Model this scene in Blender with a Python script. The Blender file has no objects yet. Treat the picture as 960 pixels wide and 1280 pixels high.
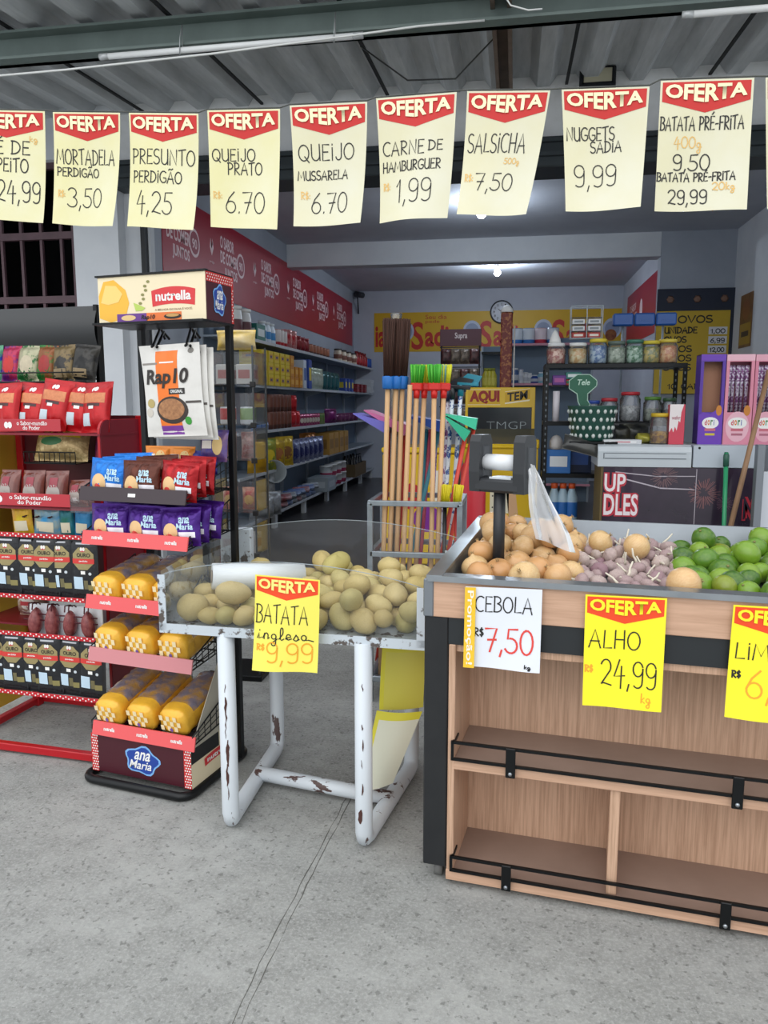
import bpy, math, random
from mathutils import Vector, Matrix
R = math.radians
SC = bpy.context.scene
COL = SC.collection
rnd = random.Random(7)

# ------------------------------------------------------------------ camera, sky, sun, exposure
cam = bpy.data.cameras.new('camera'); cam.sensor_fit = 'HORIZONTAL'; cam.sensor_width = 36; cam.lens = 36
cam.clip_start = .02
cam_o = bpy.data.objects.new('camera', cam); COL.objects.link(cam_o)
cam_o.location = (0, 0, 1.45); cam_o.rotation_euler = (R(82), 0, R(9.46))
SC.camera = cam_o
W = bpy.data.worlds.new('overcast_sky'); SC.world = W; W.use_nodes = True
wn = W.node_tree.nodes; wl = W.node_tree.links
bg = wn['Background']; bg.inputs[1].default_value = 1.15
tc = wn.new('ShaderNodeTexCoord'); sep = wn.new('ShaderNodeSeparateXYZ'); cr = wn.new('ShaderNodeValToRGB')
wl.new(tc.outputs['Generated'], sep.inputs[0]); wl.new(sep.outputs[2], cr.inputs[0]); wl.new(cr.outputs[0], bg.inputs[0])
cr.color_ramp.elements[0].position = 0.0; cr.color_ramp.elements[0].color = (.74, .78, .82, 1)
cr.color_ramp.elements[1].position = .9; cr.color_ramp.elements[1].color = (.95, .99, 1.04, 1)
sun = bpy.data.lights.new('hazy_sun', 'SUN'); sun.energy = 1.1; sun.angle = R(70); sun.color = (1, .98, .95)
sun_o = bpy.data.objects.new('hazy_sun', sun); COL.objects.link(sun_o); sun_o.rotation_euler = (R(50), 0, R(-12))
SC.view_settings.view_transform = 'Standard'; SC.view_settings.look = 'None'
SC.view_settings.gamma = 1; SC.view_settings.use_curve_mapping = False
SC.view_settings.exposure = 0.25

# ------------------------------------------------------------------ materials
def lin(c):
    c /= 255
    return c/12.92 if c <= .04045 else ((c+.055)/1.055)**2.4
def rgb(h): return (lin(int(h[0:2], 16)), lin(int(h[2:4], 16)), lin(int(h[4:6], 16)), 1)
MATS = {}
def M(hx, rough=.5, metal=0, var=0, scale=12, bump=0, stretch=None, alpha=1, emit=0, ior=None, coat=0, hx2=None, rand=None, thr=None, sss=0, trans=0):
    """procedural surface: base colour hx, optional noise towards hx2 (amount var), optional per-object colour spread rand=(h1,h2,h3)"""
    key = (hx, rough, metal, var, scale, bump, stretch, alpha, emit, coat, hx2, rand, thr, trans)
    if key in MATS: return MATS[key]
    m = bpy.data.materials.new('surface_' + hx); m.use_nodes = True; MATS[key] = m
    nt = m.node_tree; n = nt.nodes; l = nt.links; p = n['Principled BSDF']
    p.inputs['Base Color'].default_value = rgb(hx); p.inputs['Roughness'].default_value = rough; p.inputs['Metallic'].default_value = metal
    p.inputs['Coat Weight'].default_value = coat
    p.inputs['Transmission Weight'].default_value = trans
    if trans: p.inputs['IOR'].default_value = ior or 1.05
    if alpha < 1: p.inputs['Alpha'].default_value = alpha
    if emit:
        p.inputs['Emission Color'].default_value = rgb(hx); p.inputs['Emission Strength'].default_value = emit
    src = None
    if rand:
        oi = n.new('ShaderNodeObjectInfo'); rp = n.new('ShaderNodeValToRGB'); e = rp.color_ramp.elements
        e[0].color = rgb(rand[0]); e[1].color = rgb(rand[-1])
        for k, c in enumerate(rand[1:-1]):
            q = e.new((k+1)/(len(rand)-1)); q.color = rgb(c)
        l.new(oi.outputs['Random'], rp.inputs[0]); src = rp.outputs[0]
    if var or bump:
        t = n.new('ShaderNodeTexCoord'); mp = n.new('ShaderNodeMapping'); l.new(t.outputs['Object'], mp.inputs[0])
        if stretch: mp.inputs['Scale'].default_value = stretch
        nz = n.new('ShaderNodeTexNoise'); nz.inputs['Scale'].default_value = scale; nz.inputs['Detail'].default_value = 5
        nz.inputs['Roughness'].default_value = .6
        l.new(mp.outputs[0], nz.inputs['Vector'])
        if var:
            r2 = n.new('ShaderNodeValToRGB'); a, b = thr or (.35, .68)
            r2.color_ramp.elements[0].position = a; r2.color_ramp.elements[1].position = b
            r2.color_ramp.elements[0].color = (0, 0, 0, 1); r2.color_ramp.elements[1].color = (var, var, var, 1)
            l.new(nz.outputs[0], r2.inputs[0])
            mx = n.new('ShaderNodeMix'); mx.data_type = 'RGBA'
            l.new(r2.outputs[0], mx.inputs[0])
            if src: l.new(src, mx.inputs[6])
            else: mx.inputs[6].default_value = rgb(hx)
            c = rgb(hx); mx.inputs[7].default_value = rgb(hx2) if hx2 else (c[0]*.5, c[1]*.5, c[2]*.5, 1)
            src = mx.outputs[2]
        if bump:
            bp = n.new('ShaderNodeBump'); bp.inputs['Strength'].default_value = bump; bp.inputs['Distance'].default_value = .01
            l.new(nz.outputs[0], bp.inputs['Height']); l.new(bp.outputs[0], p.inputs['Normal'])
    if src: l.new(src, p.inputs['Base Color'])
    return m
def foil(hx, **k): return M(hx, rough=k.pop('rough', .3), metal=k.pop('metal', .25), bump=k.pop('bump', .35), **k)

# ------------------------------------------------------------------ mesh builder
class B:
    def __init__(s): s.v = []; s.f = []; s.m = []; s.s = []
    def add(s, v, f, m=0, sm=False, T=None):
        o = len(s.v)
        s.v += [tuple(T @ Vector(p)) for p in v] if T else [tuple(p) for p in v]
        for q in f: s.f.append([i+o for i in q]); s.m.append(m); s.s.append(sm)
        return s
    def box(s, x0, x1, y0, y1, z0, z1, m=0, c=0, T=None):
        lo = (x0, y0, z0); hi = (x1, y1, z1)
        if c <= 0:
            v = [((x0, x1)[i & 1], (y0, y1)[i >> 1 & 1], (z0, z1)[i >> 2]) for i in range(8)]
            return s.add(v, [(0, 2, 3, 1), (4, 5, 7, 6), (0, 1, 5, 4), (2, 6, 7, 3), (0, 4, 6, 2), (1, 3, 7, 5)], m, False, T)
        c = min(c, .49*min(x1-x0, y1-y0, z1-z0)); v = []; ix = {}
        for k in range(8):
            b = (k & 1, k >> 1 & 1, k >> 2)
            for a in range(3):
                p = [0, 0, 0]
                for j in range(3):
                    e = hi[j] if b[j] else lo[j]
                    p[j] = e if j == a else e + (-c if b[j] else c)
                ix[(b, a)] = len(v); v.append(p)
        f = []
        def bb(a, sa, bq, sb, cq, sc):
            t = [0, 0, 0]; t[a] = sa; t[bq] = sb; t[cq] = sc; return tuple(t)
        for a in range(3):
            q, r = (a+1) % 3, (a+2) % 3
            for sa in (0, 1): f.append([ix[(bb(a, sa, q, i, r, j), a)] for i, j in ((0, 0), (1, 0), (1, 1), (0, 1))])
            for i in (0, 1):
                for j in (0, 1):
                    f.append([ix[(bb(a, 0, q, i, r, j), q)], ix[(bb(a, 1, q, i, r, j), q)], ix[(bb(a, 1, q, i, r, j), r)], ix[(bb(a, 0, q, i, r, j), r)]])
        for k in range(8):
            b = (k & 1, k >> 1 & 1, k >> 2); f.append([ix[(b, 0)], ix[(b, 1)], ix[(b, 2)]])
        return s.add(v, f, m, False, T)
    def tube(s, pts, r, n=8, m=0, close=False, T=None):
        pts = [Vector(p) for p in pts]; N = len(pts); v = []; f = []; up = None
        for i, p in enumerate(pts):
            a = pts[i-1] if (i or close) else p; b = pts[(i+1) % N] if (i < N-1 or close) else p
            d = (b-a).normalized()
            if up is None: up = d.orthogonal().normalized()
            up = (up - d*up.dot(d)).normalized(); w = d.cross(up)
            rr = r[i] if isinstance(r, (list, tuple)) else r
            for k in range(n):
                t = 2*math.pi*k/n; v.append(p + (up*math.cos(t) + w*math.sin(t))*rr)
        for i in range(N if close else N-1):
            j = (i+1) % N
            for k in range(n): f.append((i*n+k, i*n+(k+1) % n, j*n+(k+1) % n, j*n+k))
        if not close: f.append(list(range(n))[::-1]); f.append([(N-1)*n+k for k in range(n)])
        return s.add(v, f, m, True, T)
    def lathe(s, prof, n=16, m=0, T=None, sm=True, cx=0, cy=0):
        v = []; f = []
        for (r, z) in prof:
            for k in range(n):
                t = 2*math.pi*k/n; v.append((cx+r*math.cos(t), cy+r*math.sin(t), z))
        N = len(prof)
        mm = m if isinstance(m, (list, tuple)) else [m]*(N-1)
        o = len(s.v); s.v += [tuple(T @ Vector(p)) for p in v] if T else v
        for i in range(N-1):
            for k in range(n):
                s.f.append([o+i*n+k, o+i*n+(k+1) % n, o+(i+1)*n+(k+1) % n, o+(i+1)*n+k]); s.m.append(mm[i]); s.s.append(sm)
        for i, q in ((0, list(range(n))[::-1]), (N-1, [(N-1)*n+k for k in range(n)])):
            if prof[i][0] > 1e-5: s.f.append([o+j for j in q]); s.m.append(mm[0 if i == 0 else -1]); s.s.append(False)
        return s
    def grid(s, fn, nu, nv, m=0, sm=True, mf=None, closeu=False):
        v = [fn(i/nu, j/nv) for j in range(nv+1) for i in range(nu+(0 if closeu else 1))]
        w = nu if closeu else nu+1
        o = len(s.v); s.v += [tuple(p) for p in v]
        for j in range(nv):
            for i in range(nu):
                i2 = (i+1) % w
                s.f.append([o+j*w+i, o+j*w+i2, o+(j+1)*w+i2, o+(j+1)*w+i])
                s.m.append(mf((i+.5)/nu, (j+.5)/nv) if mf else m); s.s.append(sm)
        return s
    def prism(s, poly, y0, y1, m=0, T=None, axis='y'):
        n = len(poly)
        P = (lambda a, b, y: (a, y, b)) if axis == 'y' else ((lambda a, b, y: (y, a, b)) if axis == 'x' else (lambda a, b, y: (a, b, y)))
        v = [P(a, b, y0) for a, b in poly] + [P(a, b, y1) for a, b in poly]
        f = [list(range(n)), list(range(n, 2*n))[::-1]] + [(i, (i+1) % n, n+(i+1) % n, n+i) for i in range(n)]
        return s.add(v, f, m, False, T)
    def mesh(s, name, mats):
        me = bpy.data.meshes.new(name); me.from_pydata(s.v, [], s.f)
        for q in mats: me.materials.append(q)
        me.polygons.foreach_set('material_index', s.m); me.polygons.foreach_set('use_smooth', s.s)
        me.update()
        import bmesh
        bm = bmesh.new(); bm.from_mesh(me); bmesh.ops.recalc_face_normals(bm, faces=bm.faces); bm.to_mesh(me); bm.free()
        return me

def obj(name, b, mats, parent=None, loc=(0, 0, 0), rot=(0, 0, 0), label=None):
    if not isinstance(mats, (list, tuple)): mats = [mats]
    me = b if isinstance(b, bpy.types.Mesh) else b.mesh(name, mats)
    o = bpy.data.objects.new(name, me); COL.objects.link(o)
    o.location = loc; o.rotation_euler = rot
    if parent: o.parent = parent
    if label: o['label'] = label
    return o
def tag(o, label, cat, group=None, kind=None):
    o['label'] = label; o['category'] = cat
    if group: o['group'] = group
    if kind: o['kind'] = kind
    return o
def thing(name, label, cat, loc=(0, 0, 0), rz=0, group=None):
    o = bpy.data.objects.new(name, None); COL.objects.link(o); o.empty_display_size = .05
    o.location = loc; o.rotation_euler = (0, 0, R(rz))
    return tag(o, label, cat, group)
KIDS = {}
def kids(o):
    return [c for c in COL.objects if c.parent == o]
def dup(src, loc, rot=None, label=None, scale=None, ch=None):
    c = src.copy(); COL.objects.link(c); c.location = loc
    if rot is not None: c.rotation_euler = rot if isinstance(rot, (tuple, list)) else (0, 0, R(rot))
    if scale: c.scale = scale if isinstance(scale, (tuple, list)) else (scale,)*3
    if label: c['label'] = label
    for k in (ch if ch is not None else kids(src)):
        d = k.copy(); COL.objects.link(d); d.parent = c
        for g in kids(k):
            e = g.copy(); COL.objects.link(e); e.parent = d
    return c
def struct(name, b, mats, **k):
    o = obj(name, b, mats, **k); o['kind'] = 'structure'; return o
ORD = ['first', 'second', 'third', 'fourth', 'fifth', 'sixth', 'seventh', 'eighth', 'ninth', 'tenth', 'eleventh', 'twelfth']
def lr(i, n):      # place in a row seen from the front
    if n == 1: return 'only'
    if i == 0: return 'leftmost'
    if i == n-1: return 'rightmost'
    return ORD[i] + ' from left'
def nf(i, n):      # place in a row running away from the viewer
    if n == 1: return 'only'
    if i == 0: return 'nearest'
    if i == n-1: return 'farthest'
    return ORD[i] + ' nearest'

# ------------------------------------------------------------------ lettering
TXC = {}
def txt(s, bold=0.0, shear=0.0):
    """filled letter shapes of a printed word, as flat (verts, faces), in a box 0..w x 0..1"""
    k = (s, bold, shear)
    if k in TXC: return TXC[k]
    cu = bpy.data.curves.new('letters', 'FONT'); cu.body = s; cu.size = 1; cu.offset = bold; cu.shear = shear; cu.resolution_u = 3
    o = bpy.data.objects.new('letters', cu); COL.objects.link(o)
    dg = bpy.context.evaluated_depsgraph_get()
    me = bpy.data.meshes.new_from_object(o.evaluated_get(dg))
    v = [(q.co.x, q.co.y) for q in me.vertices]; f = [list(p.vertices) for p in me.polygons]
    bpy.data.objects.remove(o); bpy.data.curves.remove(cu); bpy.data.meshes.remove(me)
    x0 = min(a for a, b in v); x1 = max(a for a, b in v); y0 = min(b for a, b in v); y1 = max(b for a, b in v)
    v = [((a-x0)/(x1-x0), (b-y0)/(y1-y0)) for a, b in v]
    TXC[k] = (v, f, (x1-x0)/(y1-y0)); return TXC[k]
def fit(s, x0, y0, x1, y1, bold=.0, shear=0, warp=None):
    v, f, asp = txt(s, bold, shear)
    w = [(x0+a*(x1-x0), y0+b*(y1-y0)) for a, b in v]
    if warp: w = [warp(*p) for p in w]
    return w, f
def A(cx, cy, rx, ry, a0, a1, n=10):
    return [(cx+rx*math.cos(R(a0+(a1-a0)*i/n)), cy+ry*math.sin(R(a0+(a1-a0)*i/n))) for i in range(n+1)]
G = {   # marker-pen letters: (width, strokes)
 'A': (.72, [[(0, 0), (.36, 1), (.7, -.02)], [(.1, .36), (.62, .36)]]),
 'B': (.58, [[(.04, 0), (.06, 1)], [(0, .98)]+A(.2, .76, .32, .23, 80, -80)+A(.22, .26, .36, .27, 85, -95)+[(0, .0)]]),
 'C': (.62, [A(.4, .5, .4, .5, 55, 300)]),
 'D': (.66, [[(.06, 0), (.08, 1)], [(0, .98)]+A(.14, .5, .5, .48, 80, -90)+[(0, .02)]]),
 'E': (.52, [[(.5, .98), (.06, 1), (.04, 0), (.52, .02)], [(.05, .53), (.42, .53)]]),
 'F': (.5, [[(.5, 1), (.06, 1), (.04, 0)], [(.05, .53), (.42, .53)]]),
 'G': (.68, [A(.4, .5, .4, .5, 50, 320)+[(.66, .42), (.4, .42)]]),
 'H': (.66, [[(.05, 0), (.08, 1)], [(.6, 0), (.6, 1.02)], [(.06, .5), (.6, .5)]]),
 'I': (.16, [[(.08, 0), (.08, .78)], [(.08, .95), (.085, 1)]]),
 'J': (.5, [[(.44, 1)]+A(.24, .22, .2, .24, 0, -170)]),
 'K': (.58, [[(.05, 0), (.06, 1)], [(.52, 1), (.07, .45), (.56, 0)]]),
 'L': (.5, [[(.08, 1), (.04, .02), (.5, .04)]]),
 'M': (.86, [[(0, 0), (.12, 1), (.42, .25), (.72, 1), (.84, 0)]]),
 'N': (.66, [[(.03, 0), (.06, 1), (.6, 0), (.62, 1)]]),
 'O': (.72, [A(.36, .48, .36, .5, 100, 470, 16)]),
 'P': (.56, [[(.06, 0), (.08, 1)], [(0, .97)]+A(.18, .72, .36, .27, 80, -90)+[(.07, .44)]]),
 'Q': (.74, [A(.36, .48, .36, .5, 100, 470, 16), [(.42, .25), (.72, -.12)]]),
 'R': (.6, [[(.06, 0), (.08, 1)], [(0, .97)]+A(.18, .74, .34, .25, 80, -90)+[(.07, .46), (.56, 0)]]),
 'S': (.54, [A(.28, .75, .26, .25, 45, 250, 8)+A(.26, .25, .28, .25, 70, -150, 8)]),
 'T': (.6, [[(.0, .96), (.62, 1.04)], [(.3, 1), (.3, 0)]]),
 'U': (.64, [[(.04, 1)]+A(.32, .32, .28, .33, 180, 360)+[(.6, 1)], [(.6, 1), (.62, 0)]]),
 'V': (.64, [[(0, 1), (.32, 0), (.64, 1)]]),
 'X': (.6, [[(0, 1), (.6, 0)], [(.6, 1), (0, 0)]]),
 'Z': (.56, [[(0, 1), (.54, 1), (0, 0), (.56, 0)]]),
 '0': (.62, [A(.31, .5, .31, .5, 95, 460, 16)]),
 '1': (.3, [[(0, .7), (.2, 1), (.2, 0)]]),
 '2': (.62, [A(.3, .72, .28, .28, 160, -35, 9)+[(.06, .03), (.2, .08), (.62, .0)]]),
 '3': (.58, [A(.26, .76, .27, .24, 150, -70, 9)+A(.26, .26, .32, .27, 80, -150, 9)]),
 '4': (.62, [[(.3, 1), (.02, .35), (.6, .4)], [(.42, .75), (.4, -.1)]]),
 '5': (.6, [[(.58, 1), (.14, .98), (.1, .56)]+A(.26, .3, .32, .31, 100, -150, 10)]),
 '6': (.6, [[(.5, 1), (.2, .7)]+A(.3, .28, .28, .28, 170, 530, 14)]),
 '7': (.58, [[(0, .98), (.56, 1), (.22, 0)], [(.12, .5), (.52, .52)]]),
 '8': (.56, [A(.28, .75, .24, .24, -90, 270, 12), A(.28, .25, .28, .26, 90, 450, 12)]),
 '9': (.58, [A(.28, .7, .27, .28, 20, 370, 14)+[(.54, .3)]+A(.28, .18, .25, .2, -10, -140, 6)]),
 ',': (.16, [[(.1, .06), (.02, -.2)]]), '.': (.14, [[(.05, .0), (.07, .06)]]), '-': (.4, [[(.05, .45), (.36, .47)]]), ':': (.16, [[(.07, .1), (.08, .16)], [(.07, .5), (.08, .56)]]),
 '$': (.5, [A(.26, .7, .22, .2, 45, 250, 8)+A(.24, .3, .22, .2, 70, -150, 8), [(.25, 1.05), (.25, -.05)]]), ' ': (.34, []), '%': (.6, [[(.55, 1), (.05, 0)], A(.14, .8, .12, .16, 0, 360, 8), A(.46, .2, .12, .16, 0, 360, 8)]),
 'i': (.3, [[(0, .1), (.12, .5), (.14, .05), (.3, .15)], [(.16, .7), (.17, .74)]]),
 'n': (.5, [[(0, .1), (.1, .5), (.1, 0)]+A(.26, .3, .14, .2, 170, 20, 6)+[(.4, .02), (.5, .14)]]),
 'g': (.46, [A(.2, .27, .18, .2, 40, 390, 10)+[(.36, -.2)]+A(.2, -.3, .16, .16, 20, -190, 6)+[(.46, .1)]]),
 'l': (.34, [[(0, .1)]+A(.18, .72, .1, .3, -60, 190, 8)+[(.1, .1), (.2, 0), (.34, .12)]]),
 'e': (.42, [[(0, .12), (.2, .25)]+A(.2, .27, .16, .22, 0, 300, 10)+[(.42, .14)]]),
 's': (.4, [[(0, .1), (.2, .52)]+A(.18, .2, .16, .2, 70, -130, 7), [(.28, .05), (.4, .12)]]),
 'a': (.5, [A(.2, .26, .18, .22, 40, 390, 10)+[(.38, .04), (.52, .1), (.9, .0)]]),
 'k': (.4, [[(.04, 0), (.06, .9)], [(.34, .5), (.06, .25), (.38, 0)]]),
}
ACC = {'Ã': ('A', [[(.14, 1.14), (.28, 1.24), (.42, 1.16), (.58, 1.26)]]), 'É': ('E', [[(.2, 1.14), (.4, 1.3)]])}
def pen(s, x0, x1, y0, h, w=.012, wob=0, asp=1.0):
    """hand lettering fitted between x0..x1, baseline y0, cap height h; asp = sheet height/width so strokes keep one width"""
    gl = []; x = 0; sp = .14
    for ch in s:
        extra = []
        if ch in ACC: ch, extra = ACC[ch]
        wd, st = G[ch]; dy = rnd.uniform(-wob, wob)
        for q in list(st)+extra: gl.append([(x+a, b+dy) for a, b in q])
        x += wd+sp
    k = (x1-x0)/(x-sp); v = []; f = []
    for q in gl:
        P = [(x0+a*k, (y0+b*h)*asp) for a, b in q]
        if len(P) == 1: continue
        o = len(v)
        for i, (a, b) in enumerate(P):
            p0 = P[max(0, i-1)]; p1 = P[min(len(P)-1, i+1)]
            dx, dy = p1[0]-p0[0], p1[1]-p0[1]; L = math.hypot(dx, dy) or 1
            if i == 0: a -= dx/L*w*.4; b -= dy/L*w*.4
            if i == len(P)-1: a += dx/L*w*.4; b += dy/L*w*.4
            nx, ny = -dy/L*w/2, dx/L*w/2
            v += [(a+nx, (b+ny)/asp), (a-nx, (b-ny)/asp)]
        for i in range(len(P)-1): f.append((o+2*i, o+2*i+1, o+2*i+3, o+2*i+2))
    return v, f
def ell(cx, cy, rx, ry, n=20, rings=3):
    v = [(cx, cy)]; f = []
    for r in range(1, rings+1):
        for k in range(n):
            t = 2*math.pi*k/n; v.append((cx+rx*r/rings*math.cos(t), cy+ry*r/rings*math.sin(t)))
    for k in range(n): f.append((0, 1+k, 1+(k+1) % n))
    for r in range(rings-1):
        for k in range(n):
            a = 1+r*n; b = a+n; f.append((a+k, b+k, b+(k+1) % n, a+(k+1) % n))
    return v, f
def rect(x0, y0, x1, y1, n=4, m=None):
    m = m or n
    v = [(x0+(x1-x0)*i/n, y0+(y1-y0)*j/m) for j in range(m+1) for i in range(n+1)]
    return v, [(j*(n+1)+i, j*(n+1)+i+1, (j+1)*(n+1)+i+1, (j+1)*(n+1)+i) for j in range(m) for i in range(n)]
def fan(poly):    # star-shaped outline
    cx = sum(p[0] for p in poly)/len(poly); cy = sum(p[1] for p in poly)/len(poly); n = len(poly)
    v = [(cx, cy)]+[((p[0]+cx)/2, (p[1]+cy)/2) for p in poly]+list(poly)
    return v, [(0, 1+k, 1+(k+1) % n) for k in range(n)]+[(1+k, 1+n+k, 1+n+(k+1) % n, 1+(k+1) % n) for k in range(n)]
def decal(name, S, geoms, parent, label=None, off=.0007):
    """printing laid on a surface S(u,v,offset); geoms = [((verts,faces), material, layer)]"""
    b = B(); mats = []
    for g, m, lay in geoms:
        if m not in mats: mats.append(m)
        b.add([S(a, c, off*lay) for a, c in g[0]], g[1], mats.index(m), True)
    return obj(name, b, mats, parent, label=label)
def flat(x0, x1, y, z0, z1):          # upright face in the x-z plane looking to -y
    return lambda u, v, o: (x0+u*(x1-x0), y-o, z0+v*(z1-z0))
# ------------------------------------------------------------------ the setting
def concrete(name, base, dark, light, rough, patches=True, wet=False):
    m = bpy.data.materials.new(name); m.use_nodes = True; nt = m.node_tree; n = nt.nodes; l = nt.links; p = n['Principled BSDF']
    t = n.new('ShaderNodeTexCoord'); p.inputs['Roughness'].default_value = rough
    def noise(sc, det=6, rg=.6):
        z = n.new('ShaderNodeTexNoise'); z.inputs['Scale'].default_value = sc; z.inputs['Detail'].default_value = det; z.inputs['Roughness'].default_value = rg
        l.new(t.outputs['Object'], z.inputs['Vector']); return z
    def ramp(src, a, b, c0, c1):
        r = n.new('ShaderNodeValToRGB'); e = r.color_ramp.elements; e[0].position = a; e[1].position = b; e[0].color = c0; e[1].color = c1
        l.new(src, r.inputs[0]); return r.outputs[0]
    def mix(f, a, b):
        x = n.new('ShaderNodeMix'); x.data_type = 'RGBA'
        for i, q in ((0, f), (6, a), (7, b)):
            if hasattr(q, 'is_linked'): l.new(q, x.inputs[i])
            else: x.inputs[i].default_value = q
        return x.outputs[2]
    big = noise(1.1, 8); mid = noise(9, 10, .75); fine = noise(95, 5, .75); spot = noise(48, 3, .55)
    c = ramp(big.outputs[0], .3, .7, rgb(base), rgb(light))
    c = mix(ramp(mid.outputs[0], .42, .72, (0, 0, 0, 1), (.6, .6, .6, 1)), c, rgb(dark))
    c = mix(ramp(fine.outputs[0], .46, .64, (0, 0, 0, 1), (.7, .7, .7, 1)), c, rgb(light))
    if patches:
        c = mix(ramp(spot.outputs[0], .60, .66, (0, 0, 0, 1), (.6, .6, .6, 1)), c, rgb(dark))
        vo = n.new('ShaderNodeTexVoronoi'); vo.inputs['Scale'].default_value = 13; l.new(t.outputs['Object'], vo.inputs['Vector'])
        c = mix(ramp(vo.outputs['Distance'], .03, .09, (.6, .6, .6, 1), (0, 0, 0, 1)), c, rgb('4a4a48'))
    l.new(c, p.inputs['Base Color'])
    bp = n.new('ShaderNodeBump'); bp.inputs['Strength'].default_value = .35 if patches else .05; bp.inputs['Distance'].default_value = .012
    l.new(mid.outputs[0], bp.inputs['Height'])
    b2 = n.new('ShaderNodeBump'); b2.inputs['Strength'].default_value = .3 if patches else .03; b2.inputs['Distance'].default_value = .004
    l.new(fine.outputs[0], b2.inputs['Height']); l.new(bp.outputs[0], b2.inputs['Normal']); l.new(b2.outputs[0], p.inputs['Normal'])
    return m
c_out = concrete('worn_concrete', '868784', '5e5f5c', 'aeafac', .85)
c_in = concrete('dark_polished_floor', '3c3b3c', '2c2b2d', '545254', .32, False)
white = M('d3d7dc', .7, var=.35, scale=3, hx2='b9bfc8', bump=.03)
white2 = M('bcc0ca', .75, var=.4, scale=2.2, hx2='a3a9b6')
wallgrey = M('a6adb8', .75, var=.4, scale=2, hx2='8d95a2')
struct('floor', B().box(-9, 9, -8, 6.35, -.1, 0), c_out)
struct('floor_shop', B().box(-8.2, 8.2, 6.35, 15.2, -.1, 0), c_in)
# scored joint running through the slab
jb = B()
jp = [(-.62, 1.2), (-.62, 1.75), (-.60, 2.2), (-.57, 2.8), (-.55, 3.6)]
for k in (0, .02):
    P_ = []
    for i in range(len(jp)-1):
        for s_ in range(8):
            f_ = s_/8; P_.append((jp[i][0]*(1-f_)+jp[i+1][0]*f_+k+rnd.uniform(-.003, .003), jp[i][1]*(1-f_)+jp[i+1][1]*f_, 0))
    jb.tube(P_, [rnd.uniform(.0004, .0022) for _ in P_], 5)
struct('trim_floor_joint', jb, M('5d5c58', .9))
# facade
fb = B()
fb.box(-8.2, -4.9, 6.3, 6.5, 0, 3.95); fb.box(-4.9, -3.74, 6.3, 6.5, 0, .9); fb.box(-4.9, -3.74, 6.3, 6.5, 3.5, 3.95); fb.box(-3.74, -3.33, 6.3, 6.5, 0, 3.95)
fb.box(-3.33, -3.1, 6.42, 6.5, 0, 3.95)
struct('wall_front', fb, white)
struct('wall_front_lintel', B().box(-3.33, 8.2, 6.32, 6.5, 3.45, 3.95), M('eceef0', .7, var=.5, scale=5, hx2='cfd0d0', bump=.05))
struct('wall_front_right', B().box(2.7, 8.2, 6.3, 6.5, 0, 3.45), white)
struct('trim_shutter_housing', B().box(-3.33, 2.7, 6.24, 6.6, 3.23, 3.45, c=.01).box(-3.33, 2.7, 6.2, 6.24, 3.3, 3.33).box(-3.33, 2.7, 6.2, 6.24, 3.4, 3.43), M('3a4145', .5, .4))
struct('trim_shutter_guide', B().box(-3.16, -3.12, 6.36, 6.42, 0, 3.3), M('1c1e21', .5, .3))
# shop walls
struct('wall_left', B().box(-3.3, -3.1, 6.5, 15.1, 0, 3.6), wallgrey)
struct('wall_back', B().box(-3.3, 2.2, 15.0, 15.2, 0, 3.6), white2)
struct('wall_right', B().box(2.7, 2.9, 6.5, 10.6, 0, 3.6), white)
struct('wall_right_back_room', B().box(1.95, 2.15, 10.65, 15.1, 0, 3.6), white2)
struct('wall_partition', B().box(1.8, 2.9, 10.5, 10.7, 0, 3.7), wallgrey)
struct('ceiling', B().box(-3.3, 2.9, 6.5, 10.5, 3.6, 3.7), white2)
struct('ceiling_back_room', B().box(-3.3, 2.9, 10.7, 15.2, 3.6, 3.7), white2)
struct('trim_beam', B().box(-3.1, 1.8, 10.5, 10.75, 3.3, 3.68, c=.006), white)
# window in the facade: dark room behind painted bars
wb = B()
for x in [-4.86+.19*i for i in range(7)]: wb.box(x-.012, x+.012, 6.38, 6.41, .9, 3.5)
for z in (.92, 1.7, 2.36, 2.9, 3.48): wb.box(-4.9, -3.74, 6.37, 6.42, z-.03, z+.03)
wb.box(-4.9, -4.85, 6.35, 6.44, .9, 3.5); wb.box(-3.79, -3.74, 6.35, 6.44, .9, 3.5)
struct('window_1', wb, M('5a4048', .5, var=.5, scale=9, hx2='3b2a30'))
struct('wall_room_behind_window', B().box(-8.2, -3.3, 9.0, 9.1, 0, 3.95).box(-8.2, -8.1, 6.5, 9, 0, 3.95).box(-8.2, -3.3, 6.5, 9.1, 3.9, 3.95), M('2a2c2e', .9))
# corrugated roof on purlin and rafter
def roofz(y): return 3.70+(y-4.6)*.075
rb = B()
per = .34
def prof(x):
    t = (x/per) % 1
    return .075*max(0, min(1, (abs(t-.5)-.14)/.16))
xs = []
x = -8.16
while x < 8.2:
    for t in (0, .2, .36, .5, .64, .8): xs.append(x+t*per)
    x += per
v = []; f = []
for y in (4.15, 6.32): v += [(x, y, roofz(y)+prof(x)) for x in xs]
n_ = len(xs); f = [(i, i+1, n_+i+1, n_+i) for i in range(n_-1)]
rb.add(v, f); rb.add([(a, b, c+.012) for a, b, c in v], f)
struct('ceiling_roof_sheet', rb, M('bcc0c3', .75, var=.55, scale=4, hx2='94999c', stretch=(6, .6, 1)))
sb = B()
for xx in (-5.44, -4.42, -3.06, -2.04, -1.02, .34, 1.36, 2.38): sb.box(xx-.011, xx+.011, 4.15, 6.3, roofz(4.6)+.06, roofz(4.6)+.075)
for q, (a, b_, c) in enumerate(sb.v): sb.v[q] = (a, b_, c+(b_-4.6)*.075-.062)
struct('trim_roof_joint', sb, M('202224', .9))
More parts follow.
